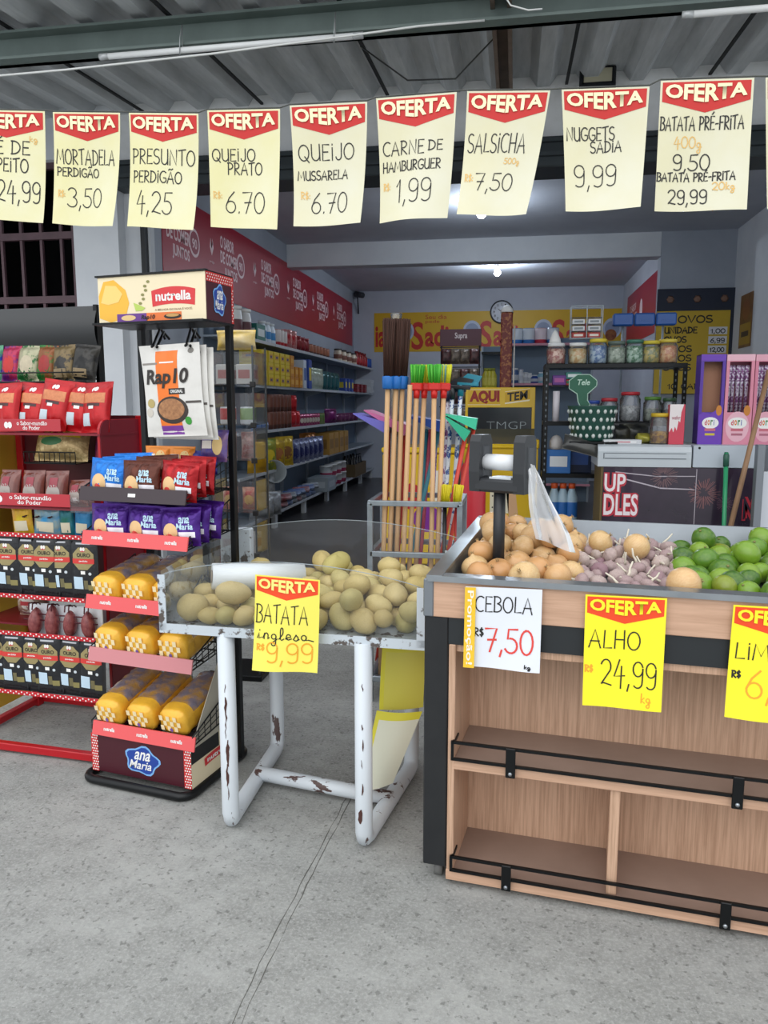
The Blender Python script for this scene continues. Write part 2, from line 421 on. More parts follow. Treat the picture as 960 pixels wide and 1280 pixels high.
pb = B().box(-8.2, 8.2, 4.58, 4.62, 3.5, 3.66).box(-8.2, 8.2, 4.5, 4.62, 3.5, 3.515).box(-8.2, 8.2, 4.5, 4.62, 3.645, 3.66)
struct('trim_purlin', pb, M('6e7c78', .55, .1, var=.5, scale=5, hx2='586461'))
qb = B()
if True:
    for xx in (-.16, -.07): qb.box(xx-.012, xx+.012, 4.16, 6.3, -.1, 0)
    qb.box(-.16, -.07, 4.16, 6.3, -.012, 0)
for q, (a, b_, c) in enumerate(qb.v): qb.v[q] = (a, b_, c+roofz(b_)-.01)
struct('trim_rafter', qb, M('7a6a5e', .6, .1, var=.5, scale=8, hx2='54463e'))
# ------------------------------------------------------------------ lamps of the place
bulbm = M('dfeaff', .4, emit=30)
for (x, y, nm, lb, pw) in ((-.38, 8.6, 'front', 'lit round bulb on the front room ceiling', 24), (-.29, 12.4, 'back', 'lit round bulb on the back room ceiling behind the beam', 44)):
    t = thing('ceiling_bulb', lb, 'light bulb', (x, y, 3.6), group='lit ceiling bulbs')
    obj('socket', B().lathe([(.045, 0), (.045, -.015), (.022, -.03), (.02, -.07)], 14), M('d8d8d6'), t)
    obj('bulb', B().lathe([(.001, -.19), (.03, -.183), (.052, -.155), (.05, -.12), (.03, -.085), (.018, -.06)], 16), bulbm, t)
    L = bpy.data.lights.new('bulb_light', 'POINT'); L.energy = pw; L.color = (.80, .90, 1); L.shadow_soft_size = .06
    lo = bpy.data.objects.new('bulb_light', L); COL.objects.link(lo); lo.location = (0, 0, -.27); lo.parent = t
tubem = M('e4e6e6', .3); capm = M('b9bcbd', .4, .3)
for (x0, x1, y, z0, z1, lb) in ((-2.42, -.86, 4.46, 3.45, 3.455, 'unlit fluorescent tube hung under the roof beam at left'), (.81, 2.35, 4.46, 3.43, 3.44, 'unlit fluorescent tube cut by the right picture edge')):
    t = thing('fluorescent_tube', lb, 'lamp tube', (x0, y, z0), group='unlit tubes under the roof beam')
    L = x1-x0; d = z1-z0
    obj('glass_tube', B().tube([(.05, 0, 0), (L-.05, 0, d)], .017, 12), tubem, t)
    for a, b_ in ((0, .055), (L-.055, L)): obj('end_cap', B().tube([(a, 0, d*a/L), (b_, 0, d*b_/L)], .018, 12), capm, t)
    for a in (.5, L-.16): obj('wire_hanger', B().tube([(a, .03, .15), (a+.004, -.02, .06), (a, -.02, -.03), (a, .022, 0), (a, .03, .14)], .003, 5), M('aeb2b3', .4, .5), t)
t = thing('floodlight', 'small black floodlight on the white wall above the nuggets poster', 'floodlight', (.555, 6.22, 3.80))
obj('housing', B().box(-.13, .13, -.05, -.01, -.09, .09, c=.008).box(-.03, .03, -.02, .1, -.05, .03), M('191c22', .4), t)
obj('lens', B().box(-.1, .1, -.054, -.049, -.02, .075, c=.002), M('b9b59d', .25), t)
obj('bezel', B().box(-.108, .108, -.056, -.048, -.03, -.02).box(-.108, .108, -.056, -.048, .075, .083).box(-.108, -.1, -.056, -.048, -.03, .083).box(.1, .108, -.056, -.048, -.03, .083), M('0f1116', .35), t)
# loose wires
wirem = M('d6d8d6', .5)
tag(obj('cable', B().tube([(-3.6, 4.4, 3.36), (-2.6, 4.4, 3.37), (-1.7, 4.4, 3.395), (-.95, 4.41, 3.435), (-.55, 4.44, 3.47), (-.2, 4.5, 3.5)], .006, 6), wirem), 'white cable strung along under the roof beam', 'cable')
tag(obj('cable', B().tube([(-.12, 4.3, 3.56), (-.06, 4.3, 3.47), (.03, 4.3, 3.44), (.1, 4.32, 3.45)], .004, 6), wirem), 'short loose wire hanging beside the rafter', 'cable')
tag(obj('cable', B().tube([(-1.0, 5.1, 3.68), (-.7, 5.1, 3.46), (-.4, 5.1, 3.45), (-.15, 5.05, 3.66)], .005, 6), M('3a3c3c')), 'dark wire sagging below the roof sheet near the rafter', 'cable')

# ------------------------------------------------------------------ the poster line
cream = M('e2deba', .6, var=.5, scale=4, hx2='dad288'); creamy = M('dad7c0', .6, var=.45, scale=4, hx2='d3cb98')
redp = M('c4201a', .55); ink = M('1d1c1b', .6); lett = M('f3ecc0', .6); fade = M('dfb56c', .7)
def oferta_head(S, parent, sheetmat, red, asp, dy=0.0):
    bold = .036
    u0, u1, a, b, c = .025, .975, .985, .845, .755
    poly = []
    for i in range(13): poly.append((u0+(u1-u0)*i/12, a))
    for i in range(13):
        u = u1-(u1-u0)*i/12; poly.append((u, b-(b-c)*(1-abs(2*u-1))/(1)))
    for k in range(13): pass
    top = poly[:13]; bot = poly[13:][::-1]
    v = []; f = []
    for i in range(13):
        for j in range(5): v.append((top[i][0], top[i][1]+(bot[i][1]-top[i][1])*j/4))
    f = [(i*5+j, i*5+j+1, (i+1)*5+j+1, (i+1)*5+j) for i in range(12) for j in range(4)]
    def warp(u, q):
        h = .088+.052*(1-abs(2*u-1)); return (u, .967-(1-q)*h)
    vv, ff, _ = txt('OFERTA', bold)
    V = [warp(.06+x*.88, y) for x, y in vv]
    h = decal('printed_header', S, [((v, f), red, 1)], parent, 'red pointed banner')
    decal('header_lettering', S, [((V, ff), sheetmat, 5)], h, 'pale capital letters')
def poster(name, lb, cat, C4, curl, sheet, red, lettm, lines, group=None, seed=0, head=True, bend=0.0):
    """C4 = TL, TR, BR, BL in the world; curl = how far the foot curls towards the street; lines = (text,u0,u1,base from top,cap height,pen)"""
    TL, TR, BR, BL = [Vector(p) for p in C4]
    o = TL.lerp(TR, .5); n = ((TR-TL).cross(BL-TL)).normalized()
    if n.y > 0: n = -n
    q = random.Random(seed); ph = q.uniform(0, 6); am = q.uniform(.004, .010)
    def S(u, v, d=0):
        p = TL.lerp(TR, u).lerp(BL.lerp(BR, u), 1-v)-o
        s = 1-v
        return p + n*(d + curl*s**2.4 + bend*math.sin(math.pi*u)*s + am*s*math.sin(ph+5*u+2*s))
    asp = (TL-BL).length/(TR-TL).length
    t = tag(obj(name, B().grid(lambda u, v: S(u, v), 14, 18), sheet, None, o), lb, cat, group)
    if head: oferta_head(S, t, lettm, red, asp)
    by = {}
    for (s, u0, u1, base, h, pm, *w) in lines:
        by.setdefault(pm, []).append(pen(s, u0, u1, 1-base, h, w[0] if w else .0145, .02, asp))
    for pm, gs in by.items(): decal('handwriting', S, [(g, pm, 1.6) for g in gs], t)
    return t
# world corners of the posters (x, z) on a line that comes nearer towards the right
def yl(x): return 2.40-.165*(x+.2)
cf, sf = math.cos(R(9.46)), math.sin(R(9.46)); cp, sp_ = math.cos(R(8)), math.sin(R(8))
def at(px, py, o=(0, 2.367), sl=-.165, dy=0):      # where a sight line meets the upright plane y = o1 + sl*(x-o0)
    a, b = (px-480)/960, (640-py)/960
    d = Vector((-sf*cp, cf*cp, -sp_))+Vector((cf, sf, 0))*a+Vector((-sf*sp_, cf*sp_, cp))*b
    t = (o[1]+dy-sl*o[0])/(d.y-sl*d.x); return Vector((0, 0, 1.45))+d*t
sh = [
 ((-38, 137, 56, 139, 58, 280, -28, 275), 'cream offer poster for chicken breast fillet cut by left picture edge', [('FILÉ DE', .08, .8, .39, .12, ink), ('PEITO', .37, .78, .55, .12, ink), ('24,99', .38, .94, .82, .19, ink), ('kg', .8, .9, .27, .05, fade, .01)]),
 ((66, 140, 150, 141, 151, 286, 75, 282), 'cream offer poster for mortadela at 3,50', [('MORTADELA', .04, .92, .45, .13, ink), ('PERDIGÃO', .05, .66, .56, .075, ink), ('3,50', .2, .72, .83, .17, ink), ('R$:', .07, .16, .75, .06, fade, .012)]),
 ((161, 141, 248, 142, 248, 290, 168, 286), 'cream offer poster for presunto at 4,25', [('PRESUNTO', .05, .95, .44, .13, ink), ('PERDIGÃO', .07, .77, .6, .1, ink), ('4,25', .14, .65, .87, .19, ink)]),
 ((259, 138, 350, 136, 351, 289, 267, 285), 'cream offer poster for queijo prato at 6.70', [('QUEIJO', .05, .65, .425, .1, ink), ('PRATO', .26, .75, .54, .1, ink), ('6.70', .22, .8, .87, .18, ink), ('R$:', .05, .17, .75, .06, fade, .012)]),
 ((362, 132, 459, 127, 458, 283, 375, 287), 'cream offer poster for queijo mussarela at 6.70', [('QUEIJO', .08, .83, .45, .13, ink), ('MUSSARELA', .06, .75, .61, .075, ink), ('6.70', .24, .76, .89, .17, ink), ('R$:', .1, .22, .77, .06, fade, .012)]),
 ((470, 123, 571, 115, 563, 276, 480, 283), 'cream offer poster for carne de hamburguer at 1,99', [('CARNE', .06, .62, .46, .11, ink), ('DE', .68, .86, .44, .08, ink), ('HAMBURGUER', .05, .85, .59, .08, ink), ('1,99', .26, .75, .85, .19, ink), ('R$:', .06, .16, .74, .06, fade, .012)]),
 ((584, 114, 688, 113, 661, 273, 577, 274), 'cream offer poster for salsicha at 7,50', [('SALSICHA', .05, .8, .48, .15, ink), ('7,50', .2, .7, .79, .14, ink), ('500g', .55, .75, .57, .045, fade, .01), ('R$:', .05, .16, .72, .06, fade, .012)]),
 ((702, 112, 812, 108, 801, 264, 709, 269), 'cream offer poster for nuggets at 9,99', [('NUGGETS', .04, .62, .41, .105, ink), ('SADIA', .33, .71, .51, .09, ink), ('9,99', .12, .66, .79, .18, ink)]),
 ((826, 101, 943, 97, 932, 265, 818, 266), 'cream offer poster for batata with two prices', [('BATATA PRÉ-FRITA', .02, .92, .375, .1, ink), ('400g', .18, .48, .51, .085, fade, .012), ('9,50', .18, .58, .68, .12, ink), ('BATATA PRÉ-FRITA', .01, .86, .765, .065, ink), ('29,99', .14, .57, .94, .11, ink), ('20kg', .62, .86, .84, .06, fade, .012)]),
 ((957, 97, 1070, 93, 1062, 262, 958, 263), 'cream offer poster of which only the left edge shows at right picture edge', []),
]
tops = []
for i, (p, lb, lines) in enumerate(sh):
    cs = [at(p[0], p[1]), at(p[2], p[3]), at(p[4], p[5]), at(p[6], p[7])]
    if p[0] < 0 or p[2] > 960:
        pass
    tops += [cs[0], cs[1]]
    poster('offer_poster', lb, 'poster', cs, (.02, .035, .03, .02, .05, .045, .06, .05, .02, .02)[i], cream if i < 4 else creamy, redp, lett, lines, 'offer posters on the line', i, bend=(.01, -.012, .012, .0, -.015, .012, -.02, -.02, 0, 0)[i])
pts = [Vector((-3.2, tops[0].y+.2, tops[0].z+.03))]
for p in tops: pts.append(p+Vector((0, .002, .004)))
pts.append(Vector((2.4, tops[-1].y-.2, tops[-1].z+.03)))
tag(obj('string', B().tube(pts, .0022, 5), M('4a4c48', .7)), 'thin dark string the offer posters hang from', 'string')
# ------------------------------------------------------------------ clear sheets and film
def clear(nm, tint, haze, gl=.25, rough=.03, bumpy=0, fog=(.8, .82, .85, 1)):
    m = bpy.data.materials.new(nm); m.use_nodes = True; nt = m.node_tree; n = nt.nodes; l = nt.links
    n.remove(n['Principled BSDF']); out = n['Material Output']
    tr = n.new('ShaderNodeBsdfTransparent'); tr.inputs[0].default_value = tint
    df = n.new('ShaderNodeBsdfDiffuse'); df.inputs[0].default_value = fog
    go = n.new('ShaderNodeBsdfGlossy'); go.inputs['Roughness'].default_value = rough
    m1 = n.new('ShaderNodeMixShader'); m1.inputs[0].default_value = haze; l.new(tr.outputs[0], m1.inputs[1]); l.new(df.outputs[0], m1.inputs[2])
    fr = n.new('ShaderNodeFresnel'); fr.inputs[0].default_value = 1.45
    mu = n.new('ShaderNodeMath'); mu.operation = 'MULTIPLY'; mu.inputs[1].default_value = gl*2; l.new(fr.outputs[0], mu.inputs[0])
    m2 = n.new('ShaderNodeMixShader'); l.new(mu.outputs[0], m2.inputs[0]); l.new(m1.outputs[0], m2.inputs[1]); l.new(go.outputs[0], m2.inputs[2])
    l.new(m2.outputs[0], out.inputs[0])
    if bumpy:
        t = n.new('ShaderNodeTexCoord'); z = n.new('ShaderNodeTexNoise'); z.inputs['Scale'].default_value = bumpy; l.new(t.outputs['Object'], z.inputs['Vector'])
        b = n.new('ShaderNodeBump'); b.inputs['Strength'].default_value = .5; b.inputs['Distance'].default_value = .006; l.new(z.outputs[0], b.inputs['Height']); l.new(b.outputs[0], go.inputs['Normal'])
    return m
acr = clear('clear_acrylic', (.97, .98, .985, 1), .035, .35)
film = clear('clear_film', (.95, .96, .97, 1), .12, .9, .12, 18)
bagf = clear('thin_bag_film', (.93, .94, .95, 1), .5, .8, .2, 14)
jarm = clear('jar_plastic', (.92, .94, .95, 1), .08, .8, .06)

# ------------------------------------------------------------------ the wooden produce counter
wood = M('cfaa8f', .45, var=.7, scale=5, hx2='a07c62', stretch=(34, 34, 1.0), thr=(.38, .66))
woodh = M('cfa88d', .5, var=.6, scale=5, hx2='ae876c', stretch=(1.2, 20, 22))
board = M('937d71', .35, var=.5, scale=4, hx2='7b665b')
blk = M('1b1d20', .42, var=.4, scale=9, hx2='2c2d2e'); blkm = M('17191b', .35, .5)
steel = M('aab0b5', .32, .85, var=.5, scale=6, hx2='858b92'); steeld = M('8d9399', .4, .7, var=.4, scale=5, hx2='767c83')
CO = Vector((-.23, 2.17, 0)); CA = R(-7)
def cw(x, y, z=0): return Vector((CO.x+x*math.cos(CA)-y*math.sin(CA), CO.y+x*math.sin(CA)+y*math.cos(CA), z))
t = thing('produce_counter', 'wooden produce counter with black corner post and steel tray on top', 'counter', CO, -7)
CW, CD = 1.5, .86
obj('corner_post', B().box(-.012, .06, 0, .07, .055, .84, c=.004), blk, t, label='scuffed black post')
obj('corner_post', B().box(CW-.06, CW+.012, 0, .07, .055, .84, c=.004), blk, t)
for x in (-.012, CW-.06): obj('corner_post', B().box(x, x+.072, CD-.07, CD, .055, .84, c=.004), blk, t)
obj('header_band', B().box(.06, CW-.06, .004, .03, .757, .84), M('23272a', .4), t, label='black band')
obj('fascia_board', B().box(-.006, CW, -.004, .018, .838, .948, c=.002), woodh, t)
obj('corner_trim', B().box(-.014, .016, -.008, .018, .838, .95, c=.003), steeld, t)
obj('side_board', B().box(-.01, .0, .07, CD-.07, .06, .95), woodh, t)
obj('top_trim', B().box(.08, CW-.08, .012, .05, .733, .757, c=.002), wood, t)
for x in (.062, CW-.082): obj('side_panel', B().box(x, x+.02, .0, .26, .02, .757, c=.002), wood, t)
obj('back_panel', B().box(.08, CW-.08, .25, .262, .03, .757), wood, t)
obj('bottom_board', B().box(.06, CW-.06, -.002, .26, .018, .05, c=.002).box(.082, CW-.082, .004, .249, .05, .0515, m=1), [woodh, board], t)
obj('shelf', B().box(.08, CW-.08, -.002, .26, .375, .408, c=.002).box(.083, CW-.083, .004, .249, .408, .4095, m=1), [woodh, board], t)
obj('divider', B().box(.528, .556, .012, .25, .0515, .375, c=.002), wood, t)
for z0, z1, br in ((.412, .464, (.25, .852)), (.058, .1, (.245, .842))):
    rb = B()
    for z in (z0, z1): rb.box(.078, CW-.08, -.014, -.006, z-.004, z+.004)
    rb.box(.074, .082, -.014, -.006, z0-.004, z1+.004); rb.box(.078, .086, -.012, .05, z1-.004, z1+.004)
    r = obj('guard_rail', rb, blkm, t)
    for x in br: obj('bracket', B().box(x-.014, x+.014, -.022, -.014, z0-.032, z1+.006, c=.002).lathe([(.006, 0), (.006, .004), (.002, .006)], 8, m=1, T=Matrix.Translation((x, -.022, z0-.018)) @ Matrix.Rotation(R(90), 4, 'X')), [blkm, steel], r)
for x, y in ((.03, .05), (CW-.03, .05), (.03, CD-.05), (CW-.03, CD-.05)):
    obj('caster', B().tube([(x-.012, y, .028), (x+.012, y, .028)], .028, 14).box(x-.02, x+.02, y-.016, y+.016, .04, .057), M('6a6a68', .6), t)
tb = B()
tb.prism([(-.016, .945), (.035, .945), (.035, .962), (-.016, .962)], 0, CW, axis='x')      # front lip
tb.prism([(.028, .885), (.035, .885), (.035, .95), (.028, .95)], .02, CW, axis='x', m=1)
tb.prism([(.03, .885), (CD, .915), (CD, .905), (.03, .875)], .02, CW, axis='x', m=1)         # sloping floor
tb.prism([(CD-.03, .905), (CD, .905), (CD+.012, 1.012), (CD-.0, 1.012)], 0, CW, axis='x', m=1)   # back wall
for x0, x1 in ((-.004, .042), (CW-.042, CW+.004)): tb.prism([(-.014, .95), (CD+.01, .995), (CD+.01, 1.008), (-.014, .963)], x0, x1, axis='x')
for x0, x1 in ((.036, .042), (CW-.042, CW-.036)): tb.prism([(.03, .88), (CD, .905), (CD, .998), (.03, .955)], x0, x1, axis='x', m=1)
obj('tray', tb, [steel, steeld], t)
def kit_poster(name, lb, px, sheet, red, lettm, lines, plane, head=True, curl=.012, seed=1, extra=None, dy=0):
    cs = [at(px[2*i], px[2*i+1], *plane, dy) for i in range(4)]
    return poster(name, lb, 'price sign', cs, curl, sheet, red, lettm, lines, 'price signs on the produce', seed, head)
yel = M('fbee2a', .5); yel2 = M('f6ea63', .55); orr = M('ef4a1c', .5); org = M('f0a52a', .6); redpen = M('e0463c', .55)
cpl = ((-.23, 2.17), math.tan(CA), -.02)
cs = [at(x, y, *cpl) for x, y in ((582, 733), (678, 737), (675, 840), (580, 832))]
wp = poster('price_sign', 'white price sign for cebola at 7,50 with yellow strip, on the counter front', 'price sign', cs, .006, M('e4e8f0', .55), redp, lett,
    [('CEBOLA', .14, .88, .3, .19, ink, .017), ('7,50', .28, .9, .79, .29, redpen, .026), ('R$', .13, .25, .61, .1, ink, .018), ('kg', .8, .88, .96, .045, ink, .014)], 'price signs on the produce', 3, False)
TLc = cs
def Sw(u, v, d=0):
    p = TLc[0].lerp(TLc[1], u).lerp(TLc[3].lerp(TLc[2], u), 1-v)-TLc[0].lerp(TLc[1], .5)
    return p+Vector((-.12, -.99, 0)).normalized()*(d+.004+.006*(1-v)**2.4+.004)
vv, ff, _ = txt('Promoção!', .015)
stripg = [(rect(0, 0, .145, 1, 2, 8), M('f0c32c', .5), 1), (([(.02+.1*y, .96-.92*x) for x, y in vv], ff), M('f4efe0', .5), 2)]
decal('printed_strip', Sw, stripg, wp, 'yellow strip with white word')
poster('price_sign', 'yellow offer sign for alho at 24,99 on the counter front', 'price sign', [at(x, y, *cpl) for x, y in ((732, 743), (834, 748), (826, 888), (728, 880))], .01, yel, orr, yel,
    [('ALHO', .06, .7, .47, .16, ink, .017), ('24,99', .22, .92, .8, .23, ink, .018), ('R$', .02, .12, .69, .06, org, .018), ('kg', .74, .86, .93, .09, org, .014)], 'price signs on the produce', 4)
poster('price_sign', 'yellow offer sign for limão cut by right picture edge', 'price sign', [at(x, y, *cpl) for x, y in ((917, 756), (1022, 762), (1016, 906), (905, 895))], .01, yel, orr, yel,
    [('LIMÃO', .07, .85, .47, .14, ink, .017), ('6,99', .22, .95, .8, .24, org, .024), ('R$', .05, .15, .64, .06, ink, .02)], 'price signs on the produce', 5)

# ------------------------------------------------------------------ the potato table
paint = M('d3dae0', .4, var=.95, scale=4.5, hx2='4a2b22', thr=(.635, .65), stretch=(4, 4, 1.1)); paint2 = M('c3ccd3', .5, var=.95, scale=26, hx2='4c4038', thr=(.555, .61))
t = thing('potato_table', 'white painted tube table with an open tray of potatoes', 'table', (-.92, 2.36, 0), 0)
def tl(x, y, z): return (x+.92, y-2.36, z)
lr_ = .029
leftU = [tl(-.926, 2.352, .7), tl(-.926, 2.352, .06), tl(-.926, 2.362, .035), tl(-.93, 2.39, .03), tl(-.94, 2.89, .03), tl(-.94, 2.92, .036), tl(-.94, 2.932, .06), tl(-.94, 2.935, .7)]
rightU = [tl(-.452, 2.312, .7), tl(-.452, 2.312, .06), tl(-.451, 2.322, .035), tl(-.446, 2.35, .03), tl(-.37, 2.82, .03), tl(-.367, 2.85, .036), tl(-.366, 2.862, .06), tl(-.366, 2.865, .7)]
for U in (leftU, rightU): obj('leg_frame', B().tube(U, lr_, 16), paint, t, label='chipped white tube leg frame')
def chips(cx, cy, zs, nm):
    q = random.Random(int(zs[0]*1000)); g = []
    for z0, z1, a0, wd_ in zs[1:]:
        n = max(3, int((z1-z0)/.012)); L_ = []; Rr = []
        for k in range(n+1):
            z = z0+(z1-z0)*k/n; w2_ = wd_*(.3+.7*math.sin(math.pi*k/n))*q.uniform(.35, 1.2); c_ = a0+q.uniform(-.08, .08)
            L_.append((c_-w2_, z)); Rr.append((c_+w2_, z))
        g.append(((L_+Rr, [(k, k+1, n+2+k, n+1+k) for k in range(n)]), M('4a2a24', .8), 1))
    decal(nm, lambda a, z, o: (cx+(lr_+.0004+o)*math.cos(a), cy+(lr_+.0004+o)*math.sin(a), z), g, t, 'flaked rust patch')
chips(leftU[0][0], leftU[0][1], (.31, (.50, .53, -1.45, .06), (.40, .485, -1.42, .16), (.34, .40, -1.5, .08), (.24, .335, -1.36, .22), (.17, .25, -1.45, .16), (.12, .17, -1.42, .06)), 'rust_patch')
chips(rightU[0][0], rightU[0][1], (.77, (.55, .575, -1.5, .1), (.42, .44, -1.55, .1), (.35, .39, -1.5, .08), (.29, .32, -1.6, .06), (.20, .24, -1.55, .1), (.10, .15, -1.75, .28)), 'rust_patch')
obj('cross_tube', B().tube([tl(-.935, 2.66, .05), tl(-.40, 2.56, .045)], .027, 14), M('d3dae0', .45, var=.95, scale=9, hx2='4a2b22', thr=(.57, .59), stretch=(1, 3, 3)), t, label='rust-flaked cross tube')
obj('support_post', B().box(-.285, -.25, .66, .69, 0, .70, c=.003).box(-.27, -.2, .63, .67, .69, .71), paint, t)
obj('upright_post', B().box(-.2, -.125, .60, .64, .7, .947, c=.006), paint2, t)
TA = R(-3); TO = Vector((-1.152, 2.34))
tray = Vector((-1.152+.92, 2.34-2.36, 0)); TWd, TD = .9, .62
def T3(v): c, s = math.cos(TA), math.sin(TA); return Vector((tray.x+v[0]*c-v[1]*s, tray.y+v[0]*s+v[1]*c, v[2]))
TM = Matrix.Translation(tray) @ Matrix.Rotation(TA, 4, 'Z')
tb = B().box(0, TWd, 0, TD, .698, .708, T=TM)
tb.box(0, TWd, -.004, 0, .692, .724, T=TM); tb.box(0, TWd, TD, TD+.004, .692, .724, T=TM)
obj('tray_base', tb, paint2, t)
for x, s in ((0, 1), (TWd, -1)):
    e = B().box(min(x, x+s*.004), max(x, x+s*.004), 0, TD, .692, .885, T=TM)
    e.box(min(x, x+s*.026), max(x, x+s*.026), -.004, 0, .7, .89, T=TM); e.box(min(x, x+s*.026), max(x, x+s*.026), TD, TD+.004, .7, .89, T=TM)
    obj('end_plate', e, paint2, t)
def arc_sheet(x0, x1, y, z0, z1, zm, bow):
    b = B()
    def fn(u, v): return TM @ Vector((x0+(x1-x0)*u, y-bow*math.sin(math.pi*u)*v, z0+v*(z1+(zm-z1)*math.sin(math.pi*u)**.8-z0)))
    b.grid(fn, 20, 4)
    for q in range(20):
        pass
    b.tube([fn(i/20, 1) for i in range(21)], .0016, 5, m=1)
    return b
edgem = M('aebac0', .15, alpha=.55)
obj('front_guard', arc_sheet(.004, TWd-.004, .006, .71, .885, .955, .03), [acr, edgem], t, label='clear plastic front guard with arched top')
obj('back_guard', arc_sheet(.004, TWd+.05, TD-.01, .71, .935, .995, -.02), [acr, edgem], t, label='clear plastic back guard with arched top')
obj('end_guard', B().grid(lambda u, v: TM @ Vector((.006, .01+u*.6, .71+v*(.19+.05*u))), 6, 3), acr, t)
bp = ((-1.152, 2.34), math.tan(TA), -.045)
poster('price_sign', 'yellow offer sign for batata inglesa at 9,99 hung on the potato tray', 'price sign', [at(x, y, *bp) for x, y in ((319, 718), (400, 725), (397, 841), (317, 836))], .01, yel2, orr, M('f6ea83', .5),
    [('BATATA', .03, .83, .49, .19, ink, .017), ('inglesa', .06, .84, .665, .13, ink, .017), ('9,99', .22, .92, .9, .21, org, .022), ('R$', .06, .18, .78, .06, org, .02)], 'price signs on the produce', 6)
# bag roll lying across the tray
t = thing('bag_roll', 'thick roll of clear produce bags lying on the potato tray', 'roll', (-1.04, 2.53, .845), 28)
obj('film', B().lathe([(.024, 0), (.047, 0), (.047, .33), (.024, .33)], 24, T=Matrix.Rotation(R(94), 4, 'Y')), M('dfe4e6', .3, var=.3, scale=30, hx2='c3cacc', stretch=(1, 8, 8)), t)
obj('core', B().lathe([(.024, -.002), (.021, -.002), (.021, .332), (.024, .332)], 20, T=Matrix.Rotation(R(94), 4, 'Y')), M('a59887', .8), t, label='brown cardboard core')
# yellow edged sheets hanging at the right of the table
def hang(name, lb, c4, m1, m2, bend):
    c4 = [Vector(p) for p in c4]; o = c4[0]
    n = (c4[1]-c4[0]).cross(c4[3]-c4[0]).normalized(); n = -n if n.y > 0 else n
    def S(u, v, d=0): return c4[0].lerp(c4[1], u).lerp(c4[3].lerp(c4[2], u), 1-v)-o + n*(d+bend*math.sin(math.pi*u)+bend*.8*math.sin(math.pi*v))
    q = tag(obj(name, B().grid(S, 10, 10, mf=lambda u, v: 1 if (u < .08 or v > .93 or v < .04) else 0), [m1, m2], None, o), lb, 'plastic sheet')
    return q
yb = M('dcd23a', .5); 
hang('plastic_sheet', 'yellow plastic sheet hung under right end of the potato tray', [at(x, y, (0, 2.55), 0) for x, y in ((478, 806), (533, 806), (529, 884), (474, 887))], M('d9cf58', .5), yb, .012)
hang('plastic_sheet', 'white yellow-edged plastic sheet hung behind right front table leg', [at(x, y, (0, 2.50), 0) for x, y in ((471, 888), (528, 889), (491, 979), (450, 988))], M('dcdcc8', .5), yb, .018)
# ------------------------------------------------------------------ vegetables and fruit
def blob(rx, ry, rz, seed, amp=.06, nu=18, nv=12, lump=1.6):
    q = random.Random(seed); ph = [q.uniform(0, 6.28) for _ in range(8)]
    def fn(u, v):
        a = 2*math.pi*u; b = math.pi*(v-.5)
        d = 1+amp*(math.sin(lump*math.cos(a)*2+ph[0]+b)+.7*math.sin(2*a+ph[1])*math.cos(b)+.6*math.sin(3*b+ph[2]+math.cos(a)))
        return (rx*d*math.cos(b)*math.cos(a), ry*d*math.cos(b)*math.sin(a), rz*d*math.sin(b))
    return B().grid(fn, nu, nv, closeu=True)
def heap(n, inside, floor, radii, want, seed, tries=60, k=.93, P0=()):
    q = random.Random(seed); P = list(P0)
    for i in range(n):
        r = radii(q); best = None
        for _ in range(tries):
            x, y = inside(q); z = floor(x, y)+r*.92
            for (a, b, c, s) in P:
                d2 = (a-x)**2+(b-y)**2; R2 = ((r+s)*k)**2
                if d2 < R2: z = max(z, c+math.sqrt(R2-d2))
            sc = z-want(x, y)
            if best is None or sc < best[0]: best = (sc, x, y, z, r)
        P.append(best[1:4]+(best[4],))
    return P
potm = M('c9b67c', .55, var=.5, scale=16, hx2='a08a52', bump=.15, rand=('cbb578', 'd3c189', 'bba766', 'c9b784', 'b9b06a'))
pots = [blob(1.22+.1*(i % 3), .93, .84+.03*(i % 2), 40+i, .05).mesh('potato', [potm]) for i in range(6)]
def tw(x, y, z): v = T3((x, y, z)); return Vector((v.x-.92, v.y+2.36, z))
def ins(q): return q.uniform(.05, .85), q.uniform(.055, .56)
def ins_p(q):
    while True:
        x, y = ins(q)
        if not (abs((y-.20)-.60*(x-.11)) < .075 and x < .42): return x, y
PH = heap(100, ins_p, lambda x, y: .708, lambda q: q.choice((.036, .039, .042, .046, .034)), lambda x, y: .0+.17*min(y, .4)*(.4 if x < .42 else 1), 5, P0=[(.082, .078, .763, .055), (.155, .062, .741, .034), (.21, .068, .745, .038), (.275, .07, .746, .039), (.10, .165, .75, .042), (.18, .15, .749, .041), (.26, .16, .748, .04), (.335, .15, .749, .041)])
q = random.Random(3)
for i, (x, y, z, r) in enumerate(PH):
    o = None
    o = bpy.data.objects.new('potato', pots[i % 6]); COL.objects.link(o); o.location = tw(x, y, z); o.rotation_euler = (q.uniform(-.3, .3), q.uniform(-.3, .3), q.uniform(0, 6.3)); o.scale = (r,)*3
    front, left = y < .12, x < .42
    tag(o, 'tan potato heaped in the %s part of the white tray' % (('front left' if left else 'front right') if front else ('rear left' if left else 'rear right')), 'potato', 'potatoes in the white tray')
